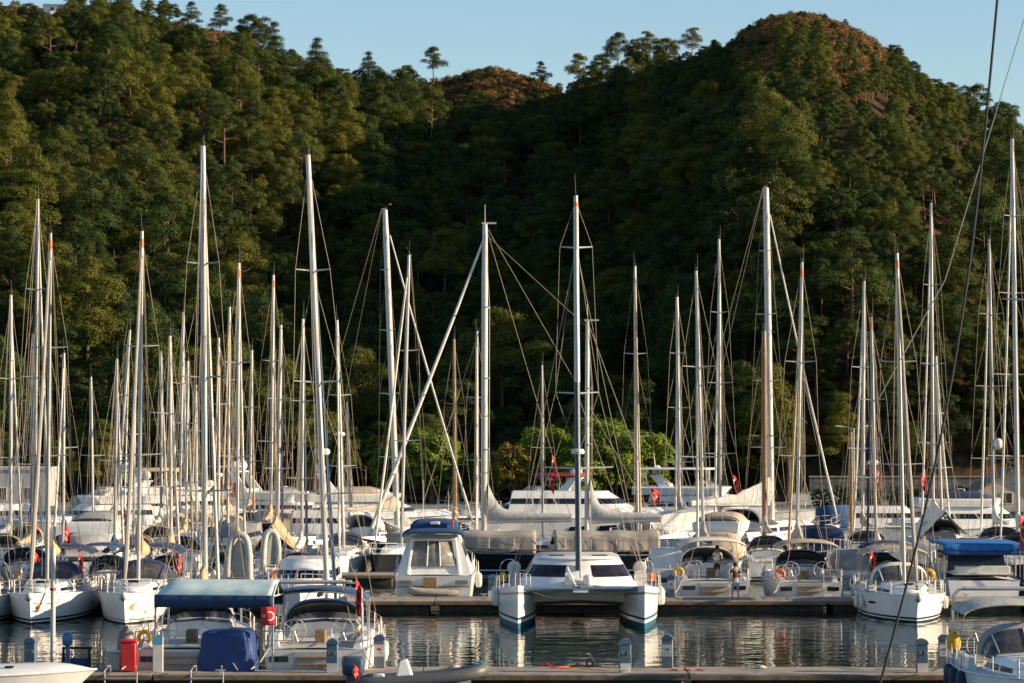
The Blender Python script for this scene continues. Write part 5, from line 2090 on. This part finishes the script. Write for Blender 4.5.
# two masted ketch lying broadside with tan side curtains
def ketch():
    Y = 174.5
    rz = PI / 2          # bow to the left
    L = 18.8
    root = thing('ketch', 'long dark hulled ketch with taupe side curtains behind the catamaran', 'ketch', (XX(521, Y), Y, 0), rz)
    B = 4.6
    be, sh, pt = make_hull(root, L, B, 1.75, 1.35, [BLACKHULL, WHITE2, ANTIF, mat('ketch_line', (.30, .42, .55), .3)], cove=True, rake=1.2, flare=.1)
    make_deck(root, L, sh, pt, TEAK)
    toe_rail(root, sh, pt, TEAK, .06)
    # deckhouses
    tier(root, -6.2, -1.6, 1.3, 1.15, 1.3, 2.35, rf=.3, rb=.2, nose=.5, m=WHITE, window=(.4, .8))
    tier(root, .2, 4.4, 1.25, 1.05, 1.35, 2.2, rf=.5, rb=.2, nose=.6, m=WHITE, window=(.4, .8))
    # side curtains on awnings
    for y0, y1 in ((-8.4, -2.0), (-.9, 8.2)):
        g = []
        n = 40
        for i in range(n + 1):
            y = y0 + (y1 - y0) * i / n
            t = (y + L / 2) / L
            xo = be(t) * 1.0
            row = []
            for j in range(7):
                v = j / 6
                fold = (.022 * math.sin(i * .83 + j * .3) + .02 * math.sin(i * 2.1 + 1.3 * math.sin(i * .37))) * (.3 + v)
                row.append((xo * (.93 + .07 * v) + fold + .03, y, 2.3 - v * (1.05 + .07 * math.sin(i * .78) + .05 * math.sin(i * 1.9)) + .06 * math.sin(i * .5) * (1 - v)))
            g.append(row)
        top = []
        for i in range(n + 1):
            y = y0 + (y1 - y0) * i / n
            t = (y + L / 2) / L
            top.append([(be(t) * .93 * u, y, 2.3 + .2 * (1 - u * u) + .04 * math.sin(i * .5)) for u in (1, .5, 0, -.5, -1)])
        mb = MB()
        mb.grid(g)
        mb.grid([[(-p[0], p[1], p[2]) for p in row] for row in g])
        mb.grid(top)
        mb.build('awning', COVER['taupe'], root, solid=.02)
        mb = MB()
        for i in range(0, n + 1, 8):
            mb.tube([(g[i][0][0], g[i][0][1], 1.3), (g[i][0][0], g[i][0][1], 2.3)], .03, 5)
        mb.build('awning_post', STEEL, root)
    tm = []
    for (px, py, ybase, r_, bl, wd) in ((485, 224, None, .20, 5.1, 'lgrey'), (587.5, 321, None, .14, 4.3, 'lgrey')):
        top = local(root.location, rz, P(px, py, Y))
        bx = XX(px - 1, Y)
        base = local(root.location, rz, (bx, Y, 1.5))
        ax = top - base
        mb = MB()
        mb.tube([base, base + ax * .85, top], [r_, r_ * .95, r_ * .75], 12)
        mast = mb.build('mast', ALUW, root)
        tips = []
        for f in ((.3, .52, .74) if py < 300 else (.45, .7)):
            c = base + ax * f
            mb = MB()
            tp_ = []
            for s_ in (-1, 1):
                e = c + Vector((s_ * 1.15, -.3, .05))
                mb.tube([c, e], [.06, .035], 5)
                tp_.append(e)
            mb.build('spreader', ALUW, mast)
            tips.append(tp_)
        mb = MB()
        mb.tube([top, top + Vector((0, 0, 1.2))], [.016, .01], 4)
        mb.box(top + Vector((0, -.25, .05)), (.14, .9, .1))
        mb.build('masthead_antenna', ALUW, mast)
        b0 = base + Vector((0, -.25, 1.55))
        MB().tube([b0, b0 + Vector((0, -bl, .1))], .13, 8).build('boom', ALUW, root)
        rings = []
        rg = random.Random(int(px))
        for i in range(16):
            u = i / 15
            c = b0 + Vector((0, -bl * u, .12 + .1 * u))
            hh_ = (1.9 * math.exp(-u * 11) + .62 * (1 - .35 * u)) * (1 + .07 * rg.uniform(-1, 1))
            ww = .26 * (1 - .3 * u)
            rings.append([c + Vector((ww * math.cos(2 * PI * k / 10), 0, hh_ * (.5 + .5 * math.sin(2 * PI * k / 10)) - .12)) for k in range(10)])
        MB().loft(rings).build('sail_cover', COVER[wd], root)
        mb = MB()
        for k, s_ in enumerate((-1, 1)):
            cp = base + Vector((s_ * B * .46, -.2, 0))
            mb.tube([cp] + [t[k] for t in tips] + [top], .016, 4, False)
            mb.tube([cp, base + ax * .52], .014, 4, False)
        mb.tube([b0 + Vector((0, -bl, .1)), top], .014, 4, False)
        mb.tube([top, (0, -L / 2 + .3, 1.5)], .015, 4, False)
        mb.build('rigging', WIRE, root)
        tm.append((base, ax, top))
    # furled head sail
    base, ax, top = tm[0]
    bow = Vector((0, L / 2 - .1, 2.2))
    ft = base + ax * .96
    MB().tube([bow.lerp(ft, i / 12) for i in range(13)], [.13] + [.13 - .005 * i for i in range(12)], 8).build('furled_jib', COVER['white'], root)
    MB().tube([(0, L / 2 - 1.2, 1.7), (0, L / 2 + 1.0, 2.1)], .09, 8).build('bowsprit', WOOD_SUNTINT, root)
    mb = MB()
    mb.tube([base + ax * .97, tm[1][0] + tm[1][1] * .97], .014, 4, False)
    mb.tube([base + ax * .72, (0, L / 2 - 2.6, 1.7)], .02, 4, False)
    mb.build('rigging', WIRE, root)
    mb = MB()
    for s_ in (-1, 1):
        pts = []
        for i in range(12):
            t = .03 + .9 * i / 11
            p = Vector(pt(t, sh(t), s_))
            mb.tube([p, p + Vector((0, 0, .7))], .009, 4)
            pts.append(p + Vector((0, 0, .7)))
        mb.tube(pts, .008, 4, False)
    mb.build('guard_rail', STEEL, root)


ketch()

# ------------------------------------------------------------------ motor yachts
# blue topped cruiser, stern to the long pontoon
def cruiser():
    L, B = 12.0, 4.15
    Y = 149.0
    root = thing('motor_cruiser', 'white motor cruiser with navy canvas top, stern to the long pontoon', 'motor cruiser', (XX(433.5, 143), Y, 0), 0)
    be, sh, pt = make_hull(root, L, B, 2.0, 1.45, [WHITE, WHITE2, ANTIF], stern=.93, rake=1.3, flare=.15, srake=.35)
    make_deck(root, L, sh, pt, DECK)
    toe_rail(root, sh, pt, STEEL, .03, name='rubbing_strake')
    yb = -L / 2
    MB().box((0, yb - .35, .36), (B * .9, 1.0, .1)).build('swim_platform', DECK, root, bevel=.03)
    for s_ in (-1, 1):
        MB().box((s_ * B * .34, yb + .07, 1.12), (.62, .06, .2)).build('vent', PEDG, root)
    mb = MB()
    mb.box((0, yb + .09, .9), (B * .86, .05, .04))
    mb.build('stern_line', NAVY, root)
    MB().box((-.15, yb + .04, 1.12), (.66, .1, .5)).build('stern_door', TEAK, root, bevel=.02)
    # house
    cab = tier(root, yb + .55, 1.6, 1.9, 1.26, 1.45, 3.35, rf=1.6, rb=.75, nose=1.0, m=WHITE, window=(.45, .82), wm=GLASS)
    mb = MB()
    a = [(-1.12, yb + .72, 1.9), (1.12, yb + .72, 1.9), (.92, yb + 1.12, 3.2), (-.92, yb + 1.12, 3.2)]
    mb.add([(x, y - .1, z) for x, y, z in a], [(0, 1, 2, 3)])
    mb.build('clear_enclosure', CLEAR, root, solid=.02)
    mb = MB()
    for x in (-.34, .34):
        mb.tube([(x, yb + .60, 1.9), (x * .82, yb + 1.0, 3.2)], .035, 5)
    for s_ in (-1, 1):
        mb.tube([(s_ * 1.3, yb + .56, 1.5), (s_ * 1.05, yb + 1.05, 3.3)], .09, 6)
    mb.tube([(-1.1, yb + 1.0, 3.22), (1.1, yb + 1.0, 3.22)], .07, 6)
    mb.build('enclosure_frame', WHITE, root)
    # canopy over the cockpit
    rings = [arch_ring(y, w_, z, h_, pw=3.2) for y, w_, z, h_ in ((yb + .05, 1.5, 3.38, .22), (yb + .2, 1.55, 3.4, .30), (yb + 1.8, 1.5, 3.45, .34), (yb + 2.6, 1.4, 3.42, .3))]
    MB().loft(rings, closed=False).build('canopy', COVER['blue'], root, solid=.1)
    rings = [arch_ring(y, w_, z, h_, pw=3.2) for y, w_, z, h_ in ((yb + 1.2, 1.2, 3.75, .28), (yb + 1.6, 1.22, 3.75, .42), (yb + 3.4, 1.2, 3.75, .46), (yb + 4.4, 1.0, 3.75, .2))]
    MB().loft(rings, closed=False).add(rings[0], [tuple(range(13))]).build('flybridge_cover', COVER['blue'], root, solid=.03)
    MB().box((.05, yb + 1.1, 4.05), (.5, .2, .16)).build('search_light', FENDER, root, bevel=.04)
    mb = MB()
    mb.lathe((.95, yb + 1.1, 3.75), [(.05, 0), (.05, .45), (.02, .5)], 8)
    mb.build('signal_light', REDP, root)
    mb = MB()
    for s_ in (-1, 1):
        pts = []
        for i in range(8):
            t = .12 + .85 * i / 7
            p = Vector(pt(t, sh(t), s_))
            p.x *= .96
            mb.tube([p, p + Vector((0, 0, .65))], .017, 4)
            pts.append(p + Vector((0, 0, .65)))
        mb.tube(pts, .018, 4, False)
    mb.build('guard_rail', STEEL, root)
    mb = MB()
    mb.tube([(-.6, yb + 3, 4.0), (-.6, yb + 2.6, 6.2)], [.016, .008], 4)
    mb.tube([(.7, yb + 3, 4.0), (.7, yb + 2.7, 5.6)], [.016, .008], 4)
    mb.build('whip_antenna', FENDER, root)
    for t in (.3, .42, .55):
        p = pt(t, .8, 1)
        add_fender(root, (p[0] + .25, p[1], 1.0), FENDER, .17, .7)


cruiser()


def dinghy(label, loc, rz, L=2.7, B=1.5, mcol=None, closed=False, floor=None):
    root = thing('inflatable_dinghy', label, 'inflatable dinghy', loc, rz)
    mb = MB()
    pts, rs = [], []
    for i in range(25):
        u = -1 + 2 * i / 24
        a = abs(u)
        s_ = 1 if u > 0 else -1
        x = s_ * (B / 2 - .2) * max(0.0, 1 - (1 - a) ** 2.4) ** .5
        y = L / 2 - .2 - L * .92 * (a ** 1.5)
        pts.append((x, y, .2 + .14 * (1 - a) ** 2))
        rs.append(.19 if a < .92 else .19 * (1 - (a - .92) / .08 * .4))
    mb.tube(pts, rs, 10)
    if closed:
        mb.tube([pts[0], (0, pts[0][1] - .05, .2), pts[-1]], .17, 10)
    t = mb.build('tube', mcol or GREYRIB, root)
    g = [[((B / 2 - .2) * (q / 2 - 1) * (1 - (i / 8) ** 3), -L / 2 + .15 + (L - .5) * i / 8, .2 if closed else .08) for q in range(5)] for i in range(9)]
    MB().grid(g).build('floor', floor or GREYRIB, root, solid=.05)
    MB().box((0, -L / 2 + .25, .24), (B - .55, .06, .36)).build('transom', GREYRIB, root)
    if not closed:
        MB().box((0, -.15, .36), (B - .45, .24, .05)).build('seat', WHITE2, root)
    return root


q = dinghy('deflated beige dinghy lying across the swim platform of the motor cruiser', (XX(432, 142.3), 142.45, .42), R(90), 2.6, 1.05, mat('dinghy_beige', (.45, .38, .31), .7))
q = dinghy('light grey dinghy stood on end behind the tent roof', (XX(240, 142.6), 142.55, 2.42), 0, 2.6, 1.5, closed=True, mcol=mat('dinghy_lightgrey', (.42, .43, .42), .6), floor=mat('dinghy_floor', (.34, .35, .35), .6))
q.rotation_euler = (R(84), 0, R(-4))
q = dinghy('pale grey dinghy stood on end behind the first one, bow up', (XX(272, 166), 166.0, 1.75), 0, 2.4, 1.3, closed=True, mcol=mat('dinghy_palegrey', (.5, .51, .5), .6))
q.rotation_euler = (R(84), 0, R(195))

# white cruisers bow to the camera between the yachts on the left
motor_yacht('white cabin cruiser bow out behind the blue bimini, rounded foredeck', 308, 134, L=10.5, B=3.7, rz=PI, fly=False, group='motor boats among the yachts', aft_canvas=None, hwin=False)
motor_yacht('white cruiser under grey cockpit canvas between the left masts', 101, 168, L=11, B=3.5, rz=0, fly=True, aft_canvas='lgrey', fly_canvas='grey', archh=0, group='motor boats among the yachts', flag=dict(x=-1.2, w=.8, hh=1.0, limp=.8))
motor_yacht('boat with bright blue canvas awning at the right', 965, 148.5, L=11.5, B=3.9, rz=0, fly=False, aft_canvas=None, group='motor boats among the yachts', hullm=WHITE2, cabm=NAVY, tall=1.15, hwin=False)
aw = bpy.data.objects[[o.name for o in bpy.data.objects if o.get('label') == 'boat with bright blue canvas awning at the right'][0]]
mb = MB()
rings = [arch_ring(y, 2.0, 2.95, h_, pw=6) for y, h_ in ((-5.9, .1), (-5.6, .14), (-3.5, .16), (-1.0, .14), (-.6, .1))]
mb.loft(rings, closed=False)
mb.add(rings[0], [tuple(range(13))])
mb.build('awning', COVER['bright'], aw, solid=.03)
mb = MB()
g = [[(x, -5.95 + .02 * math.sin(x * 9), z) for x in np.linspace(-2.07, 2.07, 24)] for z in (2.70, 2.6, 2.5)]
mb.grid(g)
mb.build('valance_hem', COVER['tarp'], aw, solid=.02)
mb = MB()
g = [[(x, -5.93 + .02 * math.sin(x * 7 + z), z + .015 * math.sin(x * 4)) for x in np.linspace(-2.07, 2.07, 24)] for z in (3.02, 2.88, 2.71)]
mb.grid(g)
mb.grid([[(sx * 2.03 + .02 * math.sin(y * 5), y, z) for y in np.linspace(-5.9, -.6, 20)] for sx in (1,) for z in (3.0, 2.75, 2.5)])
mb.build('valance', COVER['bright'], aw, solid=.02)
mb = MB()
for x in (-2.0, 2.0):
    for y in (-5.8, -3.3, -.8):
        mb.tube([(x, y, 1.3), (x, y, 3.0)], .035, 6)
mb.build('awning_post', STEEL, aw)
add_flag(aw, (1.75, -6.1, 4.5), 1.0, 1.5, .75, seed=2, emblem=True)
mb = MB()
mb.tube([(1.75, -6.0, 1.4), (1.75, -6.1, 4.6)], [.025, .018], 5)
mb.build('flagstaff', TEAK, aw)

GM = 'motor yachts along the quay'
W_ = R(90)
# (label, px, d, L, B, rz, kwargs)
MY = [
    ('sleek white motor yacht broadside behind the ketch, bow to the right', 588, 205, 19.5, 5.0, -W_, dict(fly=False, tall=1.25, fb=2.1, win=(.58, .78))),
    ('white motor yacht with two satellite domes left of the round pine', 382, 213, 18, 5.0, -W_ + .1, dict(fly=True, archh=1.6, domes=3, tall=.85, fly_canvas='beige')),
    ('white motor yacht with swept arch in the middle of the left quay', 292, 222, 17, 4.8, -W_ - .25, dict(fly=True, archh=1.7, domes=2, aft_canvas='taupe', tall=.85)),
    ('tall white motor yacht with hardtop behind the crowded masts', 190, 221, 19, 5.2, -W_ + .3, dict(fly=True, bimini='tan', archh=1.2, domes=2, tall=1.0, aft_canvas='beige')),
    ('white motor yacht with red canvas flybridge behind the ketch', 528, 228, 15, 4.6, W_ - .2, dict(fly=True, bimini='red', archh=1.2, domes=2, tall=.9)),
    ('grey white explorer yacht with a long hardtop at the right', 712, 222, 17, 5.0, -W_ - .12, dict(fly=True, hard=True, archh=1.0, domes=1, tall=1.1, hullm=WHITE2)),
    ('white motor yacht behind the navy boom cover on the left', 95, 212, 14, 4.4, W_ + .45, dict(fly=True, archh=1.2, domes=2)),
    ('white motor yacht at the far left quay under the white building', 18, 215, 13, 4.3, -W_ + .5, dict(fly=False, domes=1)),
    ('white motor boat with beige cockpit cover behind the hardtop yacht', 726, 169, 10.5, 3.5, R(-14), dict(fly=True, archh=0, aft_canvas='beige', domes=1, fly_canvas='beige')),
    ('low blue canopied motor boat left of the white boom tent', 893, 212, 12, 4.0, -W_, dict(fly=False, aft_canvas='blue')),
    ('white motor boat with navy flybridge cover at the right quay', 985, 205, 14, 4.4, -W_, dict(fly=True, archh=0, fly_canvas='navy')),
    ('dark hulled motor boat bow on behind the long sloop', 822, 172, 10.5, 3.6, PI, dict(fly=False, hullm=NAVY, aft_canvas='beige')),
    ('small white motor boat with taupe cover left of the motor cruiser', 352, 196, 14, 4.2, -W_, dict(fly=False, aft_canvas='taupe')),
    ('white motor boat with grey cockpit cover behind the third pontoon', 247, 186, 9.5, 3.2, 0, dict(fly=False, aft_canvas='grey')),
    ('low white motor boat between the ketch and the hardtop yacht', 664, 150, 8.2, 2.3, 0, dict(fly=False, hwin=False)),
    ('small boat with grey cover right of the dark bimini yacht', 843, 149, 8.0, 2.5, 0, dict(fly=False, hwin=False, aft_canvas='grey')),
]
for lb, px, d, L, B, rz, kw in MY:
    motor_yacht(lb, px, d, L=L, B=B, rz=rz, group=GM, **kw)

# foreground: white foredeck of a boat entering from the left
q = thing('motor_boat', 'smooth white foredeck of a boat entering at the lower left corner', 'motor boat', (XX(-42, 93.4), 93.4, .08), -W_ - R(2))
be, sh, pt = make_hull(q, 9.2, 3.3, 1.02, .9, [WHITE, NAVY, ANTIF], stern=.9, rake=1.1, flare=.3, full=2.6, n=26)
make_deck(q, 9.2, sh, pt, WHITE, cam=.28, dz=.0)
toe_rail(q, sh, pt, WHITE2, .035)
tier(q, -4.2, 1.2, 1.25, .8, 1.1, 1.75, rf=1.3, rb=.2, nose=1.1, m=WHITE, name='cabin', window=(.4, .8))
MB().box((.75, 1.9, 1.16), (.14, .3, .06)).build('deck_cleat', NAVY, q, bevel=.02)

# foreground: yacht at the right edge, bow towards us out of the picture
FG, fg = sailboat('white yacht at the lower right corner with grey bimini and navy fenders', 1031, 90.2, (1046, -330), 'b', L=12.2, B=4.0, cover='grey', hood='grey', bimini='lgrey', jib=None, spreaders=2, r=.11, wires=False, arch=True, detail=2,
                  flag=dict(side=-1, h=1.6, w=.7, hh=1.1, limp=.7), boomang=-.25, stripem=NAVY, spar=ALUW)
for t in (.25, .36, .48):
    p = fg['pt'](t, .8, 1)
    add_fender(FG, (p[0] + .16, p[1], .85), FENDERN, .17, .75)
mb = MB()
mb.lathe((1.7, -4.2, 1.55), [(.05, 0), (.2, .03), (.24, .2), (.22, .5), (.1, .62), (.03, .64)], 12)
mb.build('yellow_buoy', YELLOW, FG)

# forestay cable of the boat the picture is taken from
q = MB()
a, b_ = P(874, 705, 30), P(1003, -60, 30.5)
pts = []
for i in range(25):
    u = i / 24
    p = a.lerp(b_, u)
    p.x += .30 * math.sin(PI * u) * (1 - .4 * u)
    pts.append(p)
tag(q.tube(pts, .014, 8).build('forestay_cable', ROPEDARK), 'thick dark stay cable crossing the right side close to the viewer', 'cable')
q = MB()
q.tube([P(878, 400, 34), P(945, 280, 34.2), P(1030, 0, 34.5), P(1040, -40, 34.6)], .006, 6)
tag(q.build('halyard', mat('pale_line', (.25, .25, .26), .8)), 'thin pale line in the sky at the upper right corner', 'halyard')

# ------------------------------------------------------------------ quay furniture and buildings
q = thing('street_lamp', 'double armed street lamp standing on the right quay', 'street lamp', (XX(853.5, 263), 263, GZ))
hl = P(853, 428, 263).z - GZ
MB().tube([(0, 0, 0), (0, 0, hl * .3), (0, 0, hl)], [.12, .1, .07], 8).build('pole', ALU, q)
for s_ in (-1, 1):
    a = MB().tube([(0, 0, hl - .1), (s_ * .7, 0, hl + .1), (s_ * 1.1, 0, hl + .14)], .04, 6).build('arm', ALU, q)
    MB().loft([[(s_ * .95, -.14, hl + .1), (s_ * .95, .14, hl + .1), (s_ * .95, .1, hl + .2), (s_ * .95, -.1, hl + .2)], [(s_ * 1.65, -.1, hl + .16), (s_ * 1.65, .1, hl + .16), (s_ * 1.65, .06, hl + .24), (s_ * 1.65, -.06, hl + .24)]]).build('lamp_head', FENDER, q)
q = thing('lamp_post', 'short white lamp post with one arm beside the gabled house', 'lamp post', (XX(963.5, 258), 258, GZ))
hl = P(963, 489, 258).z - GZ
MB().tube([(0, 0, 0), (0, 0, hl)], .09, 8).build('pole', ALUW, q)
MB().box((-.3, 0, hl), (.7, .14, .1)).build('lamp_head', ALUW, q)

STONE = bpy.data.materials.new('stone_wall')
STONE.use_nodes = True
nt = STONE.node_tree
b = nt.nodes['Principled BSDF']
b.inputs['Roughness'].default_value = .95
tc = nt.nodes.new('ShaderNodeTexCoord')
vo = nt.nodes.new('ShaderNodeTexVoronoi')
vo.inputs['Scale'].default_value = 2.2
nt.links.new(tc.outputs['Object'], vo.inputs['Vector'])
rp = nt.nodes.new('ShaderNodeValToRGB')
rp.color_ramp.elements[0].color = (.22, .21, .19, 1)
rp.color_ramp.elements[1].color = (.10, .10, .095, 1)
rp.color_ramp.elements[1].position = .6
nt.links.new(vo.outputs['Distance'], rp.inputs['Fac'])
nt.links.new(rp.outputs['Color'], b.inputs['Base Color'])
q = thing('stone_wall', 'long grey stone retaining wall behind the hedge at the right', 'stone wall', (XX(905, 282), 282, GZ))
MB().box((0, 0, 1.2), (19, .6, 2.4)).build('wall', STONE, q)
MB().box((0, -.03, 2.46), (19.1, .75, .12)).build('coping', CONC, q)
q = thing('garden_wall', 'low white garden wall between the hedge bushes', 'garden wall', (XX(815, 271), 271, GZ))
MB().box((0, 0, .55), (4.5, .3, 1.1)).build('wall', WHITE2, q)
MB().box((0, 0, 1.13), (4.6, .38, .08)).build('coping', CONC, q)


def house(label, px, y, w_, d_, hwall, hroof, m, rz=0, wins=(), flat=False):
    root = thing('house', label, 'house', (XX(px, y), y, GZ), rz)
    if flat:
        MB().box((0, 0, hwall / 2), (w_, d_, hwall)).build('wall', m, root)
        MB().box((0, 0, hwall + .12), (w_ + .3, d_ + .3, .25)).build('roof', m, root)
    else:
        mb = MB()
        pf = [(-w_ / 2, 0), (w_ / 2, 0), (w_ / 2, hwall), (0, hwall + hroof), (-w_ / 2, hwall)]
        mb.loft([[(x, -d_ / 2, z) for x, z in pf], [(x, d_ / 2, z) for x, z in pf]])
        mb.build('wall', m, root, smooth=False)
        mb = MB()
        o_ = .35
        for s_ in (-1, 1):
            sl_ = hroof / (w_ / 2)
            mb.add([(0, -d_ / 2 - o_, hwall + hroof + .06), (s_ * (w_ / 2 + o_), -d_ / 2 - o_, hwall - o_ * sl_ + .06), (s_ * (w_ / 2 + o_), d_ / 2 + o_, hwall - o_ * sl_ + .06), (0, d_ / 2 + o_, hwall + hroof + .06)], [(0, 1, 2, 3)])
        mb.build('roof', mat('roof_tiles', (.28, .2, .15), .9, var=.2), root, smooth=False, solid=.12)
    for x, z, ww, wh in wins:
        f = MB().box((x, -d_ / 2 - .03, z), (ww + .14, .06, wh + .14)).build('window', WHITE2, root)
        MB().box((x, -d_ / 2 - .066, z), (ww, .012, wh)).build('pane', GLASS, f)
    return root


house('cream gabled house at the right end of the quay', 1010, 265, 8.2, 7, 1.2, 2.4, mat('render_cream', (.55, .46, .38), .9), 0, [(-.9, .9, .8, .9), (1.6, .9, .8, .9), (0, 2.3, .6, .6)])
house('white flat roofed building behind the boats at the far left', 24, 268, 5.4, 6, 3.4, 0, mat('render_grey', (.42, .44, .46), .9), 0, [(-1.6, 1.2, 1.0, 1.1), (1.2, 1.2, 1.0, 1.1)], flat=True)
hb = hill(50, .985)
q = house('tiny white hut among the pines at the top left of the hill', 50, hb.y, 3.4, 2.5, 2.0, 0, WHITE, R(15), [(0, 1.2, .7, .7)], flat=True)
q.location.z = hb.z - .2


# ------------------------------------------------------------------ people
def person(label, loc, rz, pose, shirt, shorts, bare_top=False):
    root = thing('person', label, 'person', loc, rz)

    def skin(name, verts, edges, radii, m, rootv=0, sub=1):
        me = bpy.data.meshes.new(name)
        me.from_pydata(verts, edges, [])
        o = bpy.data.objects.new(name, me)
        COL.objects.link(o)
        o.parent = root
        me.materials.append(m)
        md = o.modifiers.new('skin', 'SKIN')
        md.use_smooth_shade = True
        for i, sv in enumerate(me.skin_vertices[0].data):
            sv.radius = (radii[i][0], radii[i][1]) if isinstance(radii[i], tuple) else (radii[i], radii[i])
            sv.use_root = (i == rootv)
        s_ = o.modifiers.new('sub', 'SUBSURF')
        s_.levels = sub
        s_.render_levels = sub
        return o
    la, ra = pose['la'], pose['ra']
    V = [(0, 0, .95), (0, .0, 1.12), (0, .01, 1.32), (0, .01, 1.46), (0, -.0, 1.55), (0, -.02, 1.66), (0, -.01, 1.76)]
    E = [(i, i + 1) for i in range(6)]
    Rr = [(.15, .11), (.14, .10), (.16, .11), (.10, .08), (.055, .055), (.085, .10), (.05, .06)]
    for s_, arm in ((-1, la), (1, ra)):
        i = len(V)
        V += [(s_ * .17, .01, 1.42), arm[0], arm[1], arm[2]]
        Rr += [.065, .045, .035, (.04, .022)]
        E += [(3, i), (i, i + 1), (i + 1, i + 2), (i + 2, i + 3)]
        h_ = Vector(arm[2])
        dirn = (h_ - Vector(arm[1])).normalized()
        for k in range(4):
            j = len(V)
            off_ = Vector((.0, (k - 1.5) * .02, 0))
            ln = (.075, .085, .08, .062)[k]
            V += [tuple(h_ + off_ + dirn * .05), tuple(h_ + off_ + dirn * (.05 + ln * .55) + Vector((-s_ * .008, 0, 0))), tuple(h_ + off_ + dirn * (.05 + ln) + Vector((-s_ * .02, 0, 0)))]
            Rr += [.010, .009, .008]
            E += [(i + 3, j), (j, j + 1), (j + 1, j + 2)]
        j = len(V)
        V += [tuple(h_ + Vector((0, -.035, .0)) + dirn * .02), tuple(h_ + Vector((-s_ * .01, -.05, 0)) + dirn * .06)]
        Rr += [.011, .009]
        E += [(i + 3, j), (j, j + 1)]
    for s_, leg in ((-1, pose['ll']), (1, pose['rl'])):
        i = len(V)
        V += [(s_ * .1, 0, .88), leg[0], leg[1], (leg[1][0], leg[1][1] - .14, .03)]
        Rr += [.095, .06, .04, (.045, .03)]
        E += [(0, i), (i, i + 1), (i + 1, i + 2), (i + 2, i + 3)]
    skin('body', V, E, Rr, SKIN)
    hd = MB()
    hd.dome((0, .015, 1.70), .105, 1.12, 14, 9)
    hd.build('hair', HAIR, root)
    fb_ = MB()
    fb_.lathe((0, -.118, 1.655), [(.004, -.03), (.016, -.01), (.018, .0), (.008, .04)], 6)
    fb_.build('nose', SKIN, root)
    SV = [(0, 0, .98), (0, 0, 1.15), (0, .01, 1.33), (0, .01, 1.44), (-.18, .01, 1.42), tuple(Vector((-.18, .01, 1.42)).lerp(Vector(la[0]), .6)), (.18, .01, 1.42), tuple(Vector((.18, .01, 1.42)).lerp(Vector(ra[0]), .6))]
    skin('shirt', SV, [(0, 1), (1, 2), (2, 3), (3, 4), (4, 5), (3, 6), (6, 7)], [(.175, .135), (.165, .125), (.18, .13), (.11, .09), .085, .07, .085, .07], shirt)
    kl, kr = Vector(pose['ll'][0]), Vector(pose['rl'][0])
    HV = [(0, 0, 1.0), (0, 0, .92), (-.1, 0, .86), tuple(Vector((-.1, 0, .86)).lerp(kl, .85)), (.1, 0, .86), tuple(Vector((.1, 0, .86)).lerp(kr, .85))]
    skin('shorts', HV, [(0, 1), (1, 2), (2, 3), (1, 4), (4, 5)], [(.165, .13), (.165, .13), .115, .095, .115, .095], shorts, 1)
    return root


person('person in dark shirt and pale blue shorts standing on the pontoon by the white yacht', (XX(735, 139.4), 139.4, .5), PI + .25,
       dict(la=[(-.25, .02, 1.16), (-.24, -.16, 1.0), (-.16, -.26, 1.02)], ra=[(.25, .04, 1.16), (.27, -.04, .92), (.27, -.07, .84)], ll=[(-.13, -.03, .48), (-.15, .02, .08)], rl=[(.14, -.05, .48), (.17, .02, .08)]),
       mat('shirt_dark', (.06, .05, .05), .9), mat('shorts_blue', (.28, .42, .55), .9))
person('person in white shirt and dark shorts standing in the cockpit under the white hardtop', (XX(717, 144.3), 144.3, 1.12), PI - .5,
       dict(la=[(-.26, .0, 1.16), (-.27, -.1, .92), (-.27, -.14, .84)], ra=[(.26, .02, 1.18), (.3, -.2, 1.1), (.28, -.3, 1.12)], ll=[(-.12, -.03, .48), (-.13, .02, .08)], rl=[(.12, -.02, .48), (.14, .03, .08)]),
       mat('shirt_white', (.7, .68, .68), .9), mat('shorts_dark', (.03, .03, .04), .9))
